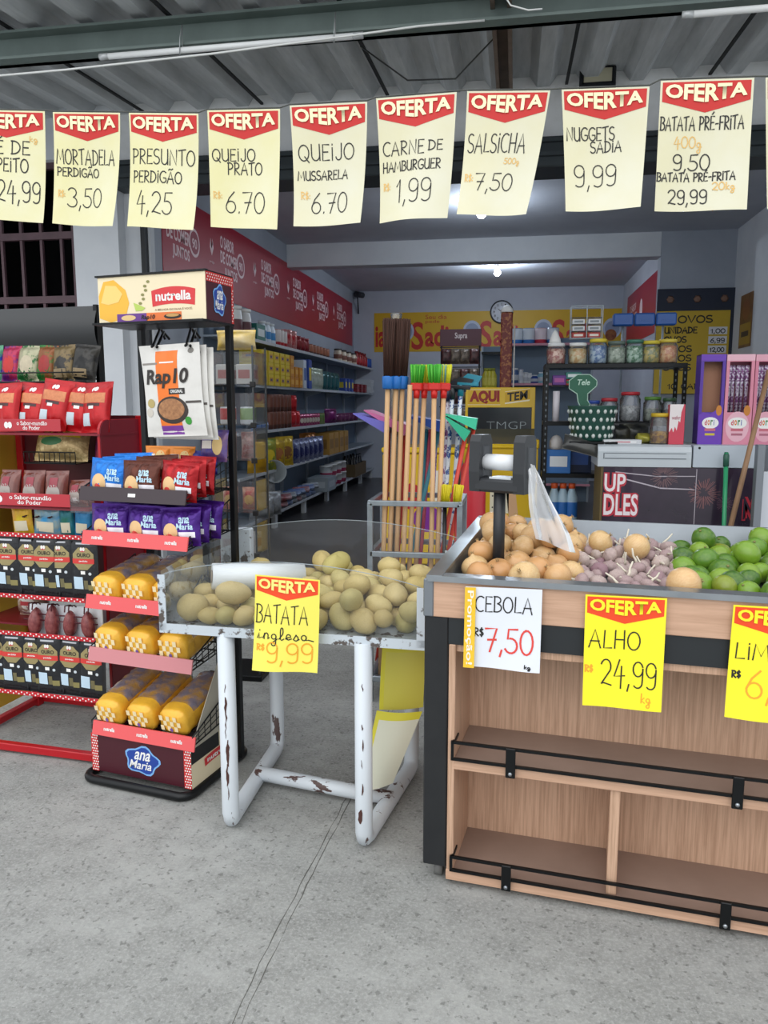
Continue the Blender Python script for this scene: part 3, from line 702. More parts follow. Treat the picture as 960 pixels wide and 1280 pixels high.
# onions
def onion_mat(a, b, c):
    m = M(a, .35, var=.55, scale=5, hx2=b, stretch=(2.5, 2.5, .35), rand=(a, c, b, a, 'd9bb86'), coat=.2); return m
onm = onion_mat('dcbb88', 'c9955f', 'd0aa76'); rootm = M('9c8258', .8)
def onion(i):
    q = random.Random(i); prof = []
    N = 16
    for k in range(N+1):
        t = math.pi*k/N; r = math.sin(t)*(1.0); z = -math.cos(t)*(.86+.05*(i % 3))
        if k > N-3: r = (.16, .10, .07)[k-N+2]*(1.2 if k < N else 1); z = .86+.1*(k-N+2)
        prof.append((max(r, .02) if k else .06, z))
    b = B().lathe(prof, 22)
    b.v = [(x*(1+.03*math.sin(3*math.atan2(y, x)+i)), y*(1+.03*math.sin(2*math.atan2(y, x)+i)), z) for x, y, z in b.v]
    return b.mesh('onion', [onm])
ons = [onion(i) for i in range(4)]
def skin(i):
    b = B()
    for k in range(5):
        a = k*1.3+i; b.tube([(.05*math.cos(a), .05*math.sin(a), .98), (.08*math.cos(a), .08*math.sin(a), 1.12), (.16*math.cos(a), .16*math.sin(a), 1.2)], [.05, .03, .008], 5)
    for k in range(7):
        a = k*.9; b.tube([(0, 0, -.84), (.1*math.cos(a), .1*math.sin(a), -.92)], [.03, .01], 4)
    return b.mesh('dry_neck', [rootm])
sk = [skin(i) for i in range(2)]
trf = lambda x, y: .903+.004*(y/.86)
def in_on(q): 
    while True:
        y = q.uniform(.078, .76); x = q.uniform(.09, .40-.02*y)
        if (x-.163)**2+(y-.27)**2 > .0036: return x, y
def rot(q, t=.9): return (q.uniform(-t, t), q.uniform(-t, t), q.uniform(0, 6.3))
OH = heap(44, in_on, trf, lambda q: q.choice((.037, .040, .043, .047)), lambda x, y: .17*min(y, .45), 11)
def put_onion(x, y, z, r, lb, rr, i, grp='onions in the counter tray'):
    o = bpy.data.objects.new('onion', ons[i % 4]); COL.objects.link(o); o.location = cw(x, y, z); o.rotation_euler = rr; o.scale = (r,)*3
    if lb: tag(o, lb, 'onion', grp)
    k = bpy.data.objects.new('dry_neck', sk[i % 2]); COL.objects.link(k); k.parent = o
    return o
for i, (x, y, z, r) in enumerate(OH):
    put_onion(x, y, z, r, 'golden brown onion heaped at the %s left of the counter tray' % ('front' if y < .25 else 'middle' if y < .5 else 'back'), rot(q, 1.1), i)
put_onion(.70, .10, trf(0, .1)+.052, .05, 'pale onion lying alone between the garlic and the limes at the front lip', (1.4, .3, 1.9), 1)
put_onion(.585, .47, .99, .043, 'reddish onion lying on top of the garlic', (.5, .9, 1), 2)
put_onion(.47, .55, .985, .043, 'green tinged onion at the back edge of the garlic', (.4, -.8, 2), 3)
# garlic
gam = M('cbbcb2', .6, var=.6, scale=4, hx2='8f6c76', stretch=(3, 3, .5), rand=('b5a69e', 'a38c8a', 'c4b6aa', '8f7078')); gst = M('d9d1bf', .7)
def garlic(i):
    def fn(u, v):
        a = 2*math.pi*u; t = math.pi*v
        lo = 1+.10*abs(math.sin(4*a+i))*math.sin(t)
        r = math.sin(t)*lo; z = -math.cos(t)*.78
        if v > .86: r *= .72; z = .66+(v-.86)*2.2
        return (r*math.cos(a), r*math.sin(a), z)
    return B().grid(fn, 24, 12, closeu=True).mesh('garlic_bulb', [gam])
gas = [garlic(i) for i in range(3)]
def stalk(i):
    q = random.Random(i); a = q.uniform(-.5, .5)
    return B().tube([(0, 0, .8), (.05*a, 0, 1.2), (.5*a, .1, 1.7), (.9*a, .3*a, 2.1+q.uniform(0, .7))], [.2, .15, .13, .10], 7).mesh('stalk', [gst])
sts = [stalk(i) for i in range(4)]
GH = heap(85, lambda q: (q.uniform(.415, .70), q.uniform(.07, .74)), trf, lambda q: q.choice((.021, .024, .027)), lambda x, y: .10*min(y, .45), 17, 40)
for i, (x, y, z, r) in enumerate(GH):
    if abs(x-.70) < .07 and y < .17: continue
    if z > .935 and (abs(x-.585)+abs(y-.47) < .05 or abs(x-.47)+abs(y-.55) < .05): continue
    o = bpy.data.objects.new('garlic_bulb', gas[i % 3]); COL.objects.link(o); o.location = cw(x, y, z); o.rotation_euler = rot(q, 1.3); o.scale = (r,)*3
    tag(o, 'purple streaked garlic bulb heaped at the %s of the middle of the counter tray' % ('front' if y < .3 else 'back'), 'garlic', 'garlic in the counter tray')
    if i % 5 < 3: k = bpy.data.objects.new('stalk', sts[i % 4]); COL.objects.link(k); k.parent = o
# limes
limm = M('5f8a2c', .35, var=.3, scale=3.5, hx2='87a030', bump=.0, rand=('2f5a1a', '46721e', '5c8a24', '7c9c2c', '37661f', '8f962e'), coat=.15)
def lime(i):
    def fn(u, v):
        a = 2*math.pi*u; t = math.pi*v; r = math.sin(t)**.92; x = -math.cos(t)*1.1
        if v > .93: x += .10*(v-.93)/.07
        d = 1+.015*math.sin(5*a+9*v+i)
        return (x, r*d*math.cos(a), r*d*math.sin(a))
    return B().grid(fn, 20, 14, closeu=True).mesh('lime', [limm])
lims = [lime(i) for i in range(3)]
nub = B().lathe([(.001, 0), (.1, .02), (.12, .05), (.06, .08), (.001, .09)], 8, T=Matrix.Translation((-1.1, 0, 0)) @ Matrix.Rotation(R(-90), 4, 'Y')).mesh('stem_end', [M('7d7a48', .8)])
def in_li(q):
    while True:
        x, y = q.uniform(.72, 1.40), q.uniform(.075, .76)
        if not (x < .79 and y < .17): return x, y
LH = heap(88, in_li, trf, lambda q: q.choice((.032, .035, .038, .04)), lambda x, y: .12*min(y, .45), 23)
for i, (x, y, z, r) in enumerate(LH):
    o = bpy.data.objects.new('lime', lims[i % 3]); COL.objects.link(o); o.location = cw(x, y, z); o.rotation_euler = rot(q, .9); o.scale = (r,)*3
    tag(o, 'green lime heaped at the %s of the counter tray right of the garlic' % ('front' if y < .25 else 'middle' if y < .5 else 'back'), 'lime', 'limes in the counter tray')
    k = bpy.data.objects.new('stem_end', nub); COL.objects.link(k); k.parent = o
# the bag roll stand planted in the onions
plast = M('2b2d30', .4, var=.3, scale=6, hx2='3a3c40'); plast2 = M('3c3f43', .32)
t = thing('bag_roll_stand', 'black post with a two-armed holder for a roll of produce bags, standing among onions', 'bag dispenser', cw(.163, .27, .895), 0)
obj('pole', B().tube([(0, 0, 0), (0, 0, .30)], .0185, 18).lathe([(.05, -.0), (.05, .006), (.018, .012)], 18), M('24262a', .45), t)
hd = Matrix.Translation((.006, 0, .295)) @ Matrix.Rotation(R(-27), 4, 'Z')
obj('holder_base', B().box(-.08, .08, -.04, .04, -.012, .03, c=.008, T=hd), plast, t)
def arm(x0, x1, zt):
    poly = [(-.038, -.012), (.038, -.012), (.043, .05), (.04, zt-.02), (.028, zt), (-.028, zt), (-.04, zt-.02), (-.043, .05)]
    b = B().prism(poly, x0, x1, axis='x', T=hd)
    b.box(x0-.003, x1+.003, -.022, .022, .03, zt-.03, m=1, c=.006, T=hd)
    return b
obj('arm', arm(-.095, -.058, .165), [plast, plast2], t); obj('arm', arm(.058, .095, .165), [plast, plast2], t)
obj('roll', B().tube([(-.06, 0, .08), (.06, 0, .08)], .025, 20, T=hd), M('e2e5e8', .35), t, label='white roll of bags')
obj('tongue', B().box(-.03, .045, -.028, .03, .03, .036, T=hd), M('c9ced2', .35), t)
pth = [(.092, -.05, .06), (.105, -.06, .02), (.118, -.065, -.03), (.135, -.07, -.08), (.155, -.075, -.13), (.172, -.08, -.185)]
wd = [.024, .04, .064, .092, .115, .12]
def bfn(u, v):
    k = v*5; i = min(4, int(k)); f = k-i; p = Vector(pth[i]).lerp(Vector(pth[i+1]), f); w = wd[i]*(1-f)+wd[i+1]*f
    p = p + Vector((0, 0, .315))
    a = (u-.5)
    return p+Vector((a*w, -.016*math.sin(u*7+v*3)*v-.003*math.sin(u*17), a*w*-.35))
obj('hanging_bag', B().grid(bfn, 16, 24), bagf, t, label='thin clear bag pulled from the roll')
# ------------------------------------------------------------------ packets
def pillow(w, h, t, seed=0, nu=18, nv=22, crimp=.07, lean=0.0, wr=.10):
    """a filled sealed bag standing on z=0, front towards -y; returns (builder-fn, front surface)"""
    q = random.Random(seed); ph = [q.uniform(0, 6.28) for _ in range(6)]
    def half(u, v):
        e = max(0, 1-abs(2*u-1)**2.6)**.6
        k = (v-crimp)/(1-2*crimp); k = min(max(k, 0), 1)
        e *= max(0, 1-abs(2*k-1)**3)**.65
        edge = abs(2*k-1)**2
        wrk = wr*edge*(math.sin(19*u+ph[0]+3*v)+.7*math.sin(31*u+ph[1]-5*v))+.05*math.sin(6*u+7*v+ph[2])
        return t/2*e*(1+wrk)+.0006
    def P(u, v, s, d=0):
        pinch = 1-.05*math.sin(math.pi*v)
        x = (u-.5)*w*pinch; y = s*(half(u, v)+d); z = v*h
        y += .012*h*math.sin(7*u+ph[3])*(1 if v > .5 else -1)*abs(2*v-1)**4
        return (x, y+lean*z, z)
    def build(mf=None, m=0):
        b = B(); b.grid(lambda u, v: P(u, v, -1), nu, nv, m, mf=mf); b.grid(lambda u, v: P(u, v, 1), nu, nv, m, mf=mf); return b
    return build, (lambda u, v, d=0: P(u, v, -1, d))
whitep = M('efefec', .5); blackp = M('18181a', .5); goldp = M('a8996a', .4, .3, var=.3, scale=20)
def place(src, loc, rot, lb, first):      # first use keeps the source, later uses copy it with its parts
    if first: src.location = loc; src.rotation_euler = rot; src['label'] = lb; return src
    return dup(src, loc, rot, lb)
def rl(fr, x, y, z=0):
    o, a = fr; c, s = math.cos(R(a)), math.sin(R(a)); return Vector((o[0]+x*c-y*s, o[1]+x*s+y*c, z))
NF = ((-1.6, 2.61), -11); RF = ((-1.68, 2.73), -5)
# ------------------------------------------------------------------ bread and cake stand
bmet = M('16181a', .38, .4); maroon = M('4a1824', .4, var=.2, scale=5); coral = M('e25a5c', .45); dark = M('3a2e33', .4); creamb = M('efe0bd', .5)
redlogo = M('d8393c', .45); dots = M('c9302f', .5)
t = thing('bakery_stand', 'black wire stand with nutty brown cake packs, bread trays and a cream header box', 'display stand', (NF[0][0], NF[0][1], 0), NF[1])
t['label'] = 'black metal display stand with cream header box, cake trays and bread trays'
def rring(x0, x1, y0, y1, z, r, n=5):
    P = []
    for cx, cy, a in ((x1-r, y0+r, -90), (x1-r, y1-r, 0), (x0+r, y1-r, 90), (x0+r, y0+r, 180)):
        for k in range(n+1): P.append((cx+r*math.cos(R(a+90*k/n)), cy+r*math.sin(R(a+90*k/n)), z))
    return P
obj('base_ring', B().tube(rring(-.005, .47, -.035, .40, .018, .05), .017, 10, close=True), bmet, t)
bx = obj('base_box', B().box(.012, .468, .0, .37, .036, .188, c=.002, m=0), [maroon], t)
S = flat(.012, .468, 0, .036, .188)
dg = [(rect(.0, .0, .07, 1), dots, 1), (rect(.93, 0, 1, 1), dots, 1)]
for i in range(14):
    for j in range(3):
        for u0 in (.008, .938): dg.append((rect(u0+j*.021+(.01 if i % 2 else 0), .02+i*.07, u0+j*.021+.012+(.01 if i % 2 else 0), .055+i*.07, 1), whitep, 2))
decal('printed_edge', S, dg, bx, 'red edging with white dots')
def ana_logo(S, parent, cx, cy, sx, sy):
    blue = M('24459c', .4); lb_ = M('7db2e8', .4)
    out = []
    for k in range(28):
        a = 2*math.pi*k/28; rr = 1+.12*math.sin(5*a+1)
        out.append((cx+sx*rr*math.cos(a), cy+sy*rr*math.sin(a)))
    g = [(fan([(cx+(x-cx)*1.12, cy+(y-cy)*1.14) for x, y in out]), lb_, 1), (fan(out), blue, 2)]
    sh = lambda x, y: (x+.22*(y-cy)*sx/sy, y)
    g.append((fit('ana', cx-.55*sx, cy+.02*sy, cx+.5*sx, cy+.72*sy, .02, 0, sh), whitep, 3))
    g.append((fit('Maria', cx-.72*sx, cy-.72*sy, cx+.74*sx, cy-.02*sy, .015, 0, sh), whitep, 3))
    return decal('logo', S, g, parent, 'blue cloud logo with white lettering')
ana_logo(S, bx, .52, .5, .15, .32)
Ssd = lambda u, v, o: (.468+o, u*.37, .036+v*.152)
def nut_badge(S, parent, x0, y0, x1, y1, lay=1, name='logo'):
    arch = []
    for k in range(13):
        u = k/12; arch.append((x0+(x1-x0)*u, y1-(y1-y0)*.18*(2*u-1)**2))
    for k in range(13):
        u = 1-k/12; arch.append((x0+(x1-x0)*(.02+.96*u), y0+(y1-y0)*.12*(1-(2*u-1)**2)))
    return decal(name, S, [(fan(arch), redlogo, lay), (fit('nutrella', x0+(x1-x0)*.1, y0+(y1-y0)*.28, x1-(x1-x0)*.1, y0+(y1-y0)*.78, .03), whitep, lay+1)], parent, 'red arched badge with white word')
side = decal('side_print', Ssd, [(rect(0, 0, 1, 1), creamb, 1), (rect(0, .62, .5, 1), blackp, 2)], bx, 'cream side with black corner')
nut_badge(lambda u, v, o: Ssd(u, v, o+.002), bx, .22, .34, .72, .6)
obj('side_card', B().prism([(-.004, .188), (.36, .188), (.36, .34), (.30, .50), (.22, .50), (.03, .235)], .4685, .4705, axis='x', m=0), [M('b9b4a4', .4)], t, label='pale folded side card')
# posts and header
for x in (.09, .49): obj('post', B().box(x-.012, x+.012, .295, .32, .03, 1.80, c=.002), bmet, t)
cb = B()
for z in (.2, .5, .72, .96, 1.12, 1.5, 1.52): cb.tube([(.09, .31, z), (.49, .31, z)], .004, 6)
obj('cross_bar', cb, bmet, t)
hx0, hx1, hy0, hy1, hz0, hz1 = .10, .555, .06, .235, 1.738, 1.90
hd_ = obj('header_box', B().box(hx0, hx1, hy0, hy1, hz0, hz1, c=.002, m=0), [creamb], t, label='cream printed header box')
obj('header_frame', B().box(hx0-.006, hx1+.004, hy0-.006, hy0+.01, hz1, hz1+.006).box(hx0-.006, hx1+.004, hy0-.03, hy0+.01, hz0-.008, hz0).box(hx0, hx1, hy0, hy1+.004, hz0-.008, hz0).box(hx0, hx1, hy0, hy1, hz1, hz1+.005), bmet, t)
S = flat(hx0, hx1, hy0, hz0, hz1)
yb1 = M('f2b93f', .5); yb2 = M('f7d27a', .5)
gs = [(fan([(.01, .12), (.12, .02), (.26, .10), (.30, .42), (.27, .70), (.16, .93), (.06, .9), (.01, .6)]), yb1, 1),
      (fan([(.03, .45), (.10, .40), (.2, .45), (.24, .62), (.18, .8), (.08, .82)]), yb2, 2), (fan([(.34, .42), (.36, .24), (.42, .24), (.45, .3), (.40, .36)]), M('b9cf63', .5), 2)]
for k in range(6): gs.append((ell(.405+.018*(k % 2)+.012*k, .40+.09*k, .016, .03, 10, 1), M('8c8a52', .5), 2))
gs += [(rect(.18, .01, .46, .19), M('6a3a8c', .5), 2), (rect(.46, .01, .78, .19), M('e8793a', .5), 2), (ell(.29, .1, .07, .06, 14, 2), M('e6c58c', .5), 3), (ell(.70, .1, .08, .06, 14, 2), M('2b2420', .5), 3), (ell(.70, .12, .06, .035, 14, 2), M('c79a5a', .5), 4),
       (fit('Rap10', .41, .03, .54, .15, .03, .2), blackp, 4), (fit('A MELHOR ESCOLHA É VOCÊ.', .54, .225, .88, .275, .01), M('8a6a52', .5), 2)]
decal('header_print', S, gs, hd_)
nut_badge(S, hd_, .51, .31, .91, .72)
Sr = lambda u, v, o: (hx1+o, hy0+u*(hy1-hy0), hz0+v*(hz1-hz0))
hs = decal('side_print', Sr, [(rect(0, 0, 1, 1), maroon, 1), (rect(0, .8, 1, 1), dots, 2), (rect(.92, 0, 1, .8), dots, 2)]+[(rect(.03+i*.08+(.03 if j % 2 else 0), .82+j*.06, .06+i*.08+(.03 if j % 2 else 0), .85+j*.06, 1), whitep, 3) for i in range(12) for j in range(3)]+[(rect(.93+.03*(j % 2), .04+j*.06, .955+.03*(j % 2), .07+j*.06, 1), whitep, 3) for j in range(12)], hd_, 'dark red side with white dots')
ana_logo(lambda u, v, o: Sr(u, v, o+.002), hd_, .46, .45, .2, .28)
# trays
def tray_(z, lipm, words, zl, tilt=.012, side_h=.12):
    b = B()
    for k in range(9): b.tube([(.02+.055*k, .0, z), (.02+.055*k, .31, z+.03)], .0025, 5)
    for y in (.01, .1, .2, .3): b.tube([(.02, y, z+.1*y-.002), (.47, y, z+.1*y-.002)], .003, 5)
    w = obj('wire_tray', b, bmet, t)
    for x in (.02, .478):
        s = B()
        s.tube([(x, .0, z), (x, .0, z+.035), (x, .30, z+side_h+.03), (x, .31, z+.03)], .003, 6, close=True)
        for k in range(1, 8): s.tube([(x, .04*k, z+.004*k), (x, .04*k, z+.035+(side_h-.005)*.04*k/.3)], .0018, 5)
        for k in (1, 2): s.tube([(x, .02, z+.03*k*.5), (x, .3, z+.03+side_h*k/3)], .0018, 5)
        obj('wire_side', s, bmet, w)
    lp = obj('price_lip', B().prism([(-.012, zl), (-.006, zl), (-.006+.012, zl+.05), (-.012+.012, zl+.05)], .028, .49, axis='x'), lipm, t, label='printed shelf-edge strip')
    gs = []
    SL = lambda u, v, o: (.028+u*.462, -.012+.012*v-o, zl+v*.05)
    for u in words: gs.append((fit('nutrella', u-.055, .4, u+.055, .68, .03), whitep, 1.5))
    if gs: decal('strip_lettering', SL, gs, lp)
    return lp
tray_(1.10, dark, [], 1.10); tray_(.935, coral, [.15, .5, .85], .935); tray_(.69, coral, [.2, .55, .85], .69); tray_(.49, M('c98286', .25), [], .485); lp = tray_(.205, coral, [.17, .5, .83], .19)
decal('strip_lettering', lambda u, v, o: (.028+u*.462, -.012+.012*v-o, 1.10+v*.05), [(rect(.47, .38, .54, .62, 1), whitep, 1.5)], t)
# cake packs: a printed square bag
def cake_pack(hx, hx2, lb, grp, seed):
    bd, F = pillow(.168, .14, .055, seed, crimp=.09, wr=.38, nu=26, nv=26)
    c = foil(hx, var=.45, scale=11, hx2=hx2, metal=.45, rough=.28, bump=1.0)
    o = tag(obj('cake_packet', bd(), [c]), lb, 'cake packet', grp)
    logo = M('bfe0f2', .4); bis = M('c98f4e', .5)
    gs = [(ell(.33, .33, .2, .26, 18, 3), M('e9c08a', .5), 1), (ell(.30, .22, .1, .1, 12, 2), M('d8433c', .5), 1.6), (ell(.55, .16, .2, .1, 14, 2), bis, 1.3),
          (rect(.55, .22, .92, .36, 6, 3), M('f0eef4', .4), 1.8)]
    gs += [(fit('ana', .55, .58, .80, .74, .03), logo, 2), (fit('Maria', .5, .42, .88, .58, .03), logo, 2)]
    decal('printed_label', F, gs, o)
    return o
blue = cake_pack('1878d0', '0a3f96', '', 'cake packs on the upper trays', 1); brown = cake_pack('5c2a1a', '2e110a', '', 'cake packs on the upper trays', 2)
redc = cake_pack('b0141c', '6a0a10', '', 'cake packs on the upper trays', 3); purp = cake_pack('4a1c86', '220a4a', '', 'cake packs on the upper trays', 4)
qd = {0: 'front', 1: 'second', 2: 'third'}
q = random.Random(8)
used = set()
def row(src, nm, x, ys, z, rz0, tray):
    for k, y in enumerate(ys):
        place(src, rl(NF, x+q.uniform(-.006, .006), y, z+.1*y+.004), (R(-8), R(q.uniform(-4, 4)), R(NF[1]+rz0+q.uniform(-5, 5))), '%s cake packet, %s one of its file on the %s' % (nm, qd[k], tray), src not in used); used.add(src)
row(blue, 'bright blue', .11, (.05, .12, .19), 1.10, 6, 'upper cake tray'); row(brown, 'chocolate brown', .265, (.04, .10, .16), 1.10, 0, 'upper cake tray'); row(redc, 'shiny red', .425, (.04, .10, .16), 1.10, -4, 'upper cake tray')
for nm, x in (('left', .115), ('middle', .27), ('right', .425)): row(purp, 'purple %s-file' % nm, x, (.04, .105, .17), .935, 2, 'lower cake tray')
# biscuit packs behind the cakes
for i, (hx, h2, x, z, lb) in enumerate((('e08a2c', 'b3541a', .20, 1.215, 'orange biscuit packet behind the brown cake packs'), ('e08a2c', 'b3541a', .31, 1.215, 'orange biscuit packet behind the brown and red cake packs'), ('2b2f8f', '191b5c', .41, 1.20, 'navy biscuit packet behind the red cake packs'), ('2b2f8f', 'd0962a', .455, 1.25, 'tall navy biscuit packet beside right post of the stand'))):
    bd, F = pillow(.12, .09 if i < 3 else .12, .04, 20+i)
    o = tag(obj('biscuit_packet', bd(), [foil(hx, var=.4, scale=14, hx2=h2)], None, rl(NF, x, .23, z-.015), (R(-8), 0, R(NF[1]))), lb, 'biscuit packet', 'biscuit packs behind the cakes')
    decal('printed_label', F, [(ell(.7, .5, .18, .3, 14, 2), M('e8c987', .5), 1), (rect(.1, .4, .5, .65, 5, 2), M('f3ece0', .5), 1)], o)
# flat bread packs on hooks
for x in (.33, .47):
    obj('hook', B().tube([(x-.13, .31, 1.70), (x-.13, .29, 1.735), (x-.115, .26, 1.735), (x, .06, 1.655), (x+.006, .045, 1.65)], .0048, 7).tube([(x-.11, .31, 1.70), (x-.11, .28, 1.722), (x-.09, .25, 1.722), (x+.012, .065, 1.65)], .0048, 7), bmet, t)
bd, F = pillow(.255, .325, .03, 31, crimp=.06, wr=.22, nu=24, nv=30)
wf = M('e4e2dd', .28, var=.35, scale=7, hx2='b9b5ae', bump=.4); orp = M('ef7a2a', .4)
fp = tag(obj('flatbread_packet', bd(), [wf]), '', 'flatbread packet', 'flatbread packs on the hooks')
g = [(rect(.27, .12, .64, .93, 10, 18), orp, 1), (rect(.27, .02, .64, .12, 10, 3), M('7a3c98', .4), 1), (rect(.03, .79, .3, .81, 6, 1), M('8c8680', .5), 1.5),
     (ell(.50, .29, .27, .15, 26, 4), M('3a302b', .45), 2), (ell(.49, .30, .225, .115, 26, 4), M('b9855a', .5, var=.8, scale=60, hx2='7d5236'), 3), (rect(.74, .36, .98, .385, 8, 2), M('56504c', .4), 2),
     (rect(.47, .46, .74, .525, 8, 2), M('2c2826', .45), 2), (fit('ORIGINAL', .5, .475, .71, .51, .02), whitep, 3), (ell(.75, .17, .05, .045, 14, 2), M('3f9a3c', .4), 2), (ell(.09, .27, .06, .05, 14, 2), M('cfc8bc', .4), 2), (ell(.13, .37, .07, .05, 14, 2), M('b8a56a', .5), 2),
     (ell(.86, .92, .05, .03, 12, 2), M('7c7872', .5), 1.5), (rect(.34, .80, .58, .815, 6, 1), whitep, 2)]
sl = lambda x, y: (x+.10*(y-.55), y+.05*(x-.4))
vv, ff = fit('Rap10', .08, .53, .82, .74, .03, .18)
g.append(((vv, ff), M('2a2421', .4), 4.5))
decal('printed_label', F, g, fp)
for k in range(3):
    place(fp, rl(NF, .40+.009*k, .085+.02*k, 1.335-.006*k), (R(2), R(-2+k), R(NF[1])), 'white and orange flatbread packet, %s on the hooks of the black stand' % ('frontmost', 'second', 'third')[k], k == 0)
# sliced bread
film2 = foil('f6c040', var=.5, scale=9, hx2='d08f20', bump=.8, metal=.1)
def loaf():
    def fn(u, v):      # u around, v along
        a = 2*math.pi*u; n = 3.2
        c, s = math.cos(a), math.sin(a); k = (abs(c)**n+abs(s)**n)**(-1/n)
        sh = 1-.55*max(0, (abs(2*v-1)-.86)/.14)**2
        w = 1+.03*math.sin(14*v*3+3*a)
        return (.062*k*c*sh*w, v*.30-.0, .058+.057*k*s*sh*w)
    b = B().grid(fn, 28, 22, closeu=True, mf=lambda u, v: (1 if (.08 < u < .42 and v > .22) else 0))
    b.add([fn(i/28, 0) for i in range(28)], [list(range(28))]); b.add([fn(i/28, 1) for i in range(28)], [list(range(28))])
    return b
lf = tag(obj('bread_loaf', loaf(), [film2, foil('c99a4a', var=1, scale=13, hx2='8a8290', rough=.18, bump=1.0, thr=(.42, .6))]), '', 'bread', 'bagged sliced loaves')  # grey-lilac highlights of the clear film are mixed into the top's colour
FL = lambda u, v, o: (-.058+u*.116, -.001-o, .005+v*.106)
chk = M('f4e2b4', .4)
g = [(rect(.10+.26*i+(.13 if j % 2 else 0), .28+.2*j, .23+.26*i+(.13 if j % 2 else 0), .48+.2*j, 2), chk, 1) for i in range(3) for j in range(3) if .10+.26*i+(.13 if j % 2 else 0) < .8]
g += [(rect(.26, .08, .74, .2, 4, 2), M('eee6e6', .4), 1.5), (rect(.3, .11, .7, .17, 4, 1), M('9c3c58', .4), 2), (ell(.18, .2, .07, .08, 12, 2), M('32463a', .4), 1.5), (ell(.5, .33, .06, .08, 10, 2), M('7a5ca8', .4), 1.8)]
decal('printed_end', FL, g, lf)
bag = obj('bag_neck', B().grid(lambda u, v: (.05*(1-v*.6)*math.cos(2*math.pi*u), .30+.05*v, .058+.05*(1-v*.7)*math.sin(2*math.pi*u)), 14, 4, closeu=True), foil('cfd0d4', rough=.2), lf)
c = 0
for zt, tn, xs in ((.69, 'top bread tray', (.10, .235, .37)), (.49, 'middle bread tray', (.10, .24, .385)), (.205, 'base box', (.09, .235, .38))):
    for i, x in enumerate(xs):
        place(lf, rl(NF, x, .015+.004*i, zt+.006), (R(14 if zt < .3 else 9), 0, R(NF[1]+q.uniform(-2, 2))), '%s bagged loaf with orange checked end on the %s of the black stand' % (('left', 'middle', 'right')[i], tn), c == 0); c += 1

# ------------------------------------------------------------------ red cold-meat snack stand
redm = M('b3141f', .35); redd = M('7c1626', .4); yelp = M('d9b43c', .5); bhd = M('2d2f31', .35)
t = thing('snack_stand', 'red metal display stand with black top panel full of ham, salami and snack packs', 'display stand', (RF[0][0], RF[0][1], 0), RF[1])
fb = [(-.62, 0, .025), (.02, 0, .025), (.02, .5, .025), (-.62, .5, .025)]
obj('base_frame', B().box(-.63, .03, -.015, .015, .01, .042, c=.003).box(-.63, .03, .485, .515, .01, .042, c=.003).box(-.0, .03, .015, .485, .01, .042, c=.003).box(-.63, -.60, .015, .485, .01, .042, c=.003), redm, t)
for x in (-.63, -.0): obj('post', B().box(x, x+.035, .45, .49, 0, 1.40, c=.003), redm, t)
def sidepoly(y0, y1, z0, z1, r):
    P = [(y0, z0), (y1, z0)]
    P += [(y1-r+r*math.cos(R(a)), z1-r+r*math.sin(R(a))) for a in range(0, 91, 15)]+[(y0+r+r*math.cos(R(a)), z1-r+r*math.sin(R(a))) for a in range(90, 181, 15)]
    return P
obj('side_panel', B().prism(sidepoly(.17, .50, .09, 1.385, .05), 0, .016, axis='x', m=0).prism(sidepoly(.168, .502, .088, 1.387, .05), .003, .013, axis='x', m=1), [redd, redm], t, label='dark red rounded side board')
obj('side_panel', B().prism(sidepoly(.12, .50, .07, 1.33, .05), -.65, -.635, axis='x'), yelp, t, label='yellow side board')
obj('back_panel', B().box(-.60, -.0, .47, .478, .66, 1.4), M('5e1420', .5), t)
obj('top_panel', B().grid(lambda u, v: (-.75+u*.59, .45-.03*math.sin(math.pi*v), 1.675+v*.20), 4, 10).box(-.75, -.16, .452, .47, 1.675, 1.875), bhd, t, label='black bulging top panel')
obj('top_post', B().box(-.178, -.158, .44, .48, 1.36, 1.88, c=.002), bmet, t)
obj('back_wire', B().tube([(-.75, .45, 1.56), (-.16, .45, 1.56)], .004, 6).tube([(-.75, .33, 1.585), (-.16, .33, 1.585)], .003, 6), bmet, t)
obj('wire_shelf', B().tube([(-.75, .34, 1.545), (-.16, .34, 1.545)], .004, 6).box(-.75, -.16, .34, .47, 1.538, 1.545), bmet, t)
obj('wire_shelf', B().box(-.62, .02, .16, .44, 1.322, 1.33), redd, t)
obj('wire_shelf', B().box(-.62, .06, .01, .44, 1.035, 1.043), redd, t)
def strip(x0, x1, y, z0, z1, nm='price_lip', word=True):
    s = obj(nm, B().box(x0, x1, y, y+.004, z0, z1, c=.001), M('b8323c', .4), t, label='red strip with white lettering')
    if word:
        SL = flat(x0, x1, y, z0, z1); c = .62
        decal('strip_lettering', SL, [(fit('o Sabor-mundão', c-.22, .5, c+.2, .85, .01), whitep, 1), (fit('do Poder', c-.14, .12, c+.1, .45, .01), whitep, 1), (ell(.25, .5, .03, .28, 10, 1), whitep, 1), (ell(.30, .5, .03, .28, 10, 1), whitep, 1)], s)
strip(-.52, -.17, .17, 1.338, 1.388); strip(-.48, -.016, -.002, 1.05, 1.10)
obj('clear_lip', B().box(-.016, .09, -.002, .002, 1.03, 1.085), acr, t)
def dotstrip(x0, x1, y, z0, z1):
    s = obj('dotted_strip', B().box(x0, x1, y, y+.003, z0, z1, c=.001), M('c21f2c', .4), t, label='red strip with white dots')
    n = int((x1-x0)/.013)
    g = [(ell((i+.5)/n, .3+.4*(i % 2), .28/n*1.0, .2, 6, 1), whitep, 1) for i in range(n)]
    decal('printed_dots', flat(x0, x1, y, z0, z1), g, s)
for z0, z1 in ((.672, .69), (.922, .94), (.262, .28), (.51, .528)): dotstrip(-.60, .085, -.012 if z0 in (.672, .262) else .0, z0, z1)
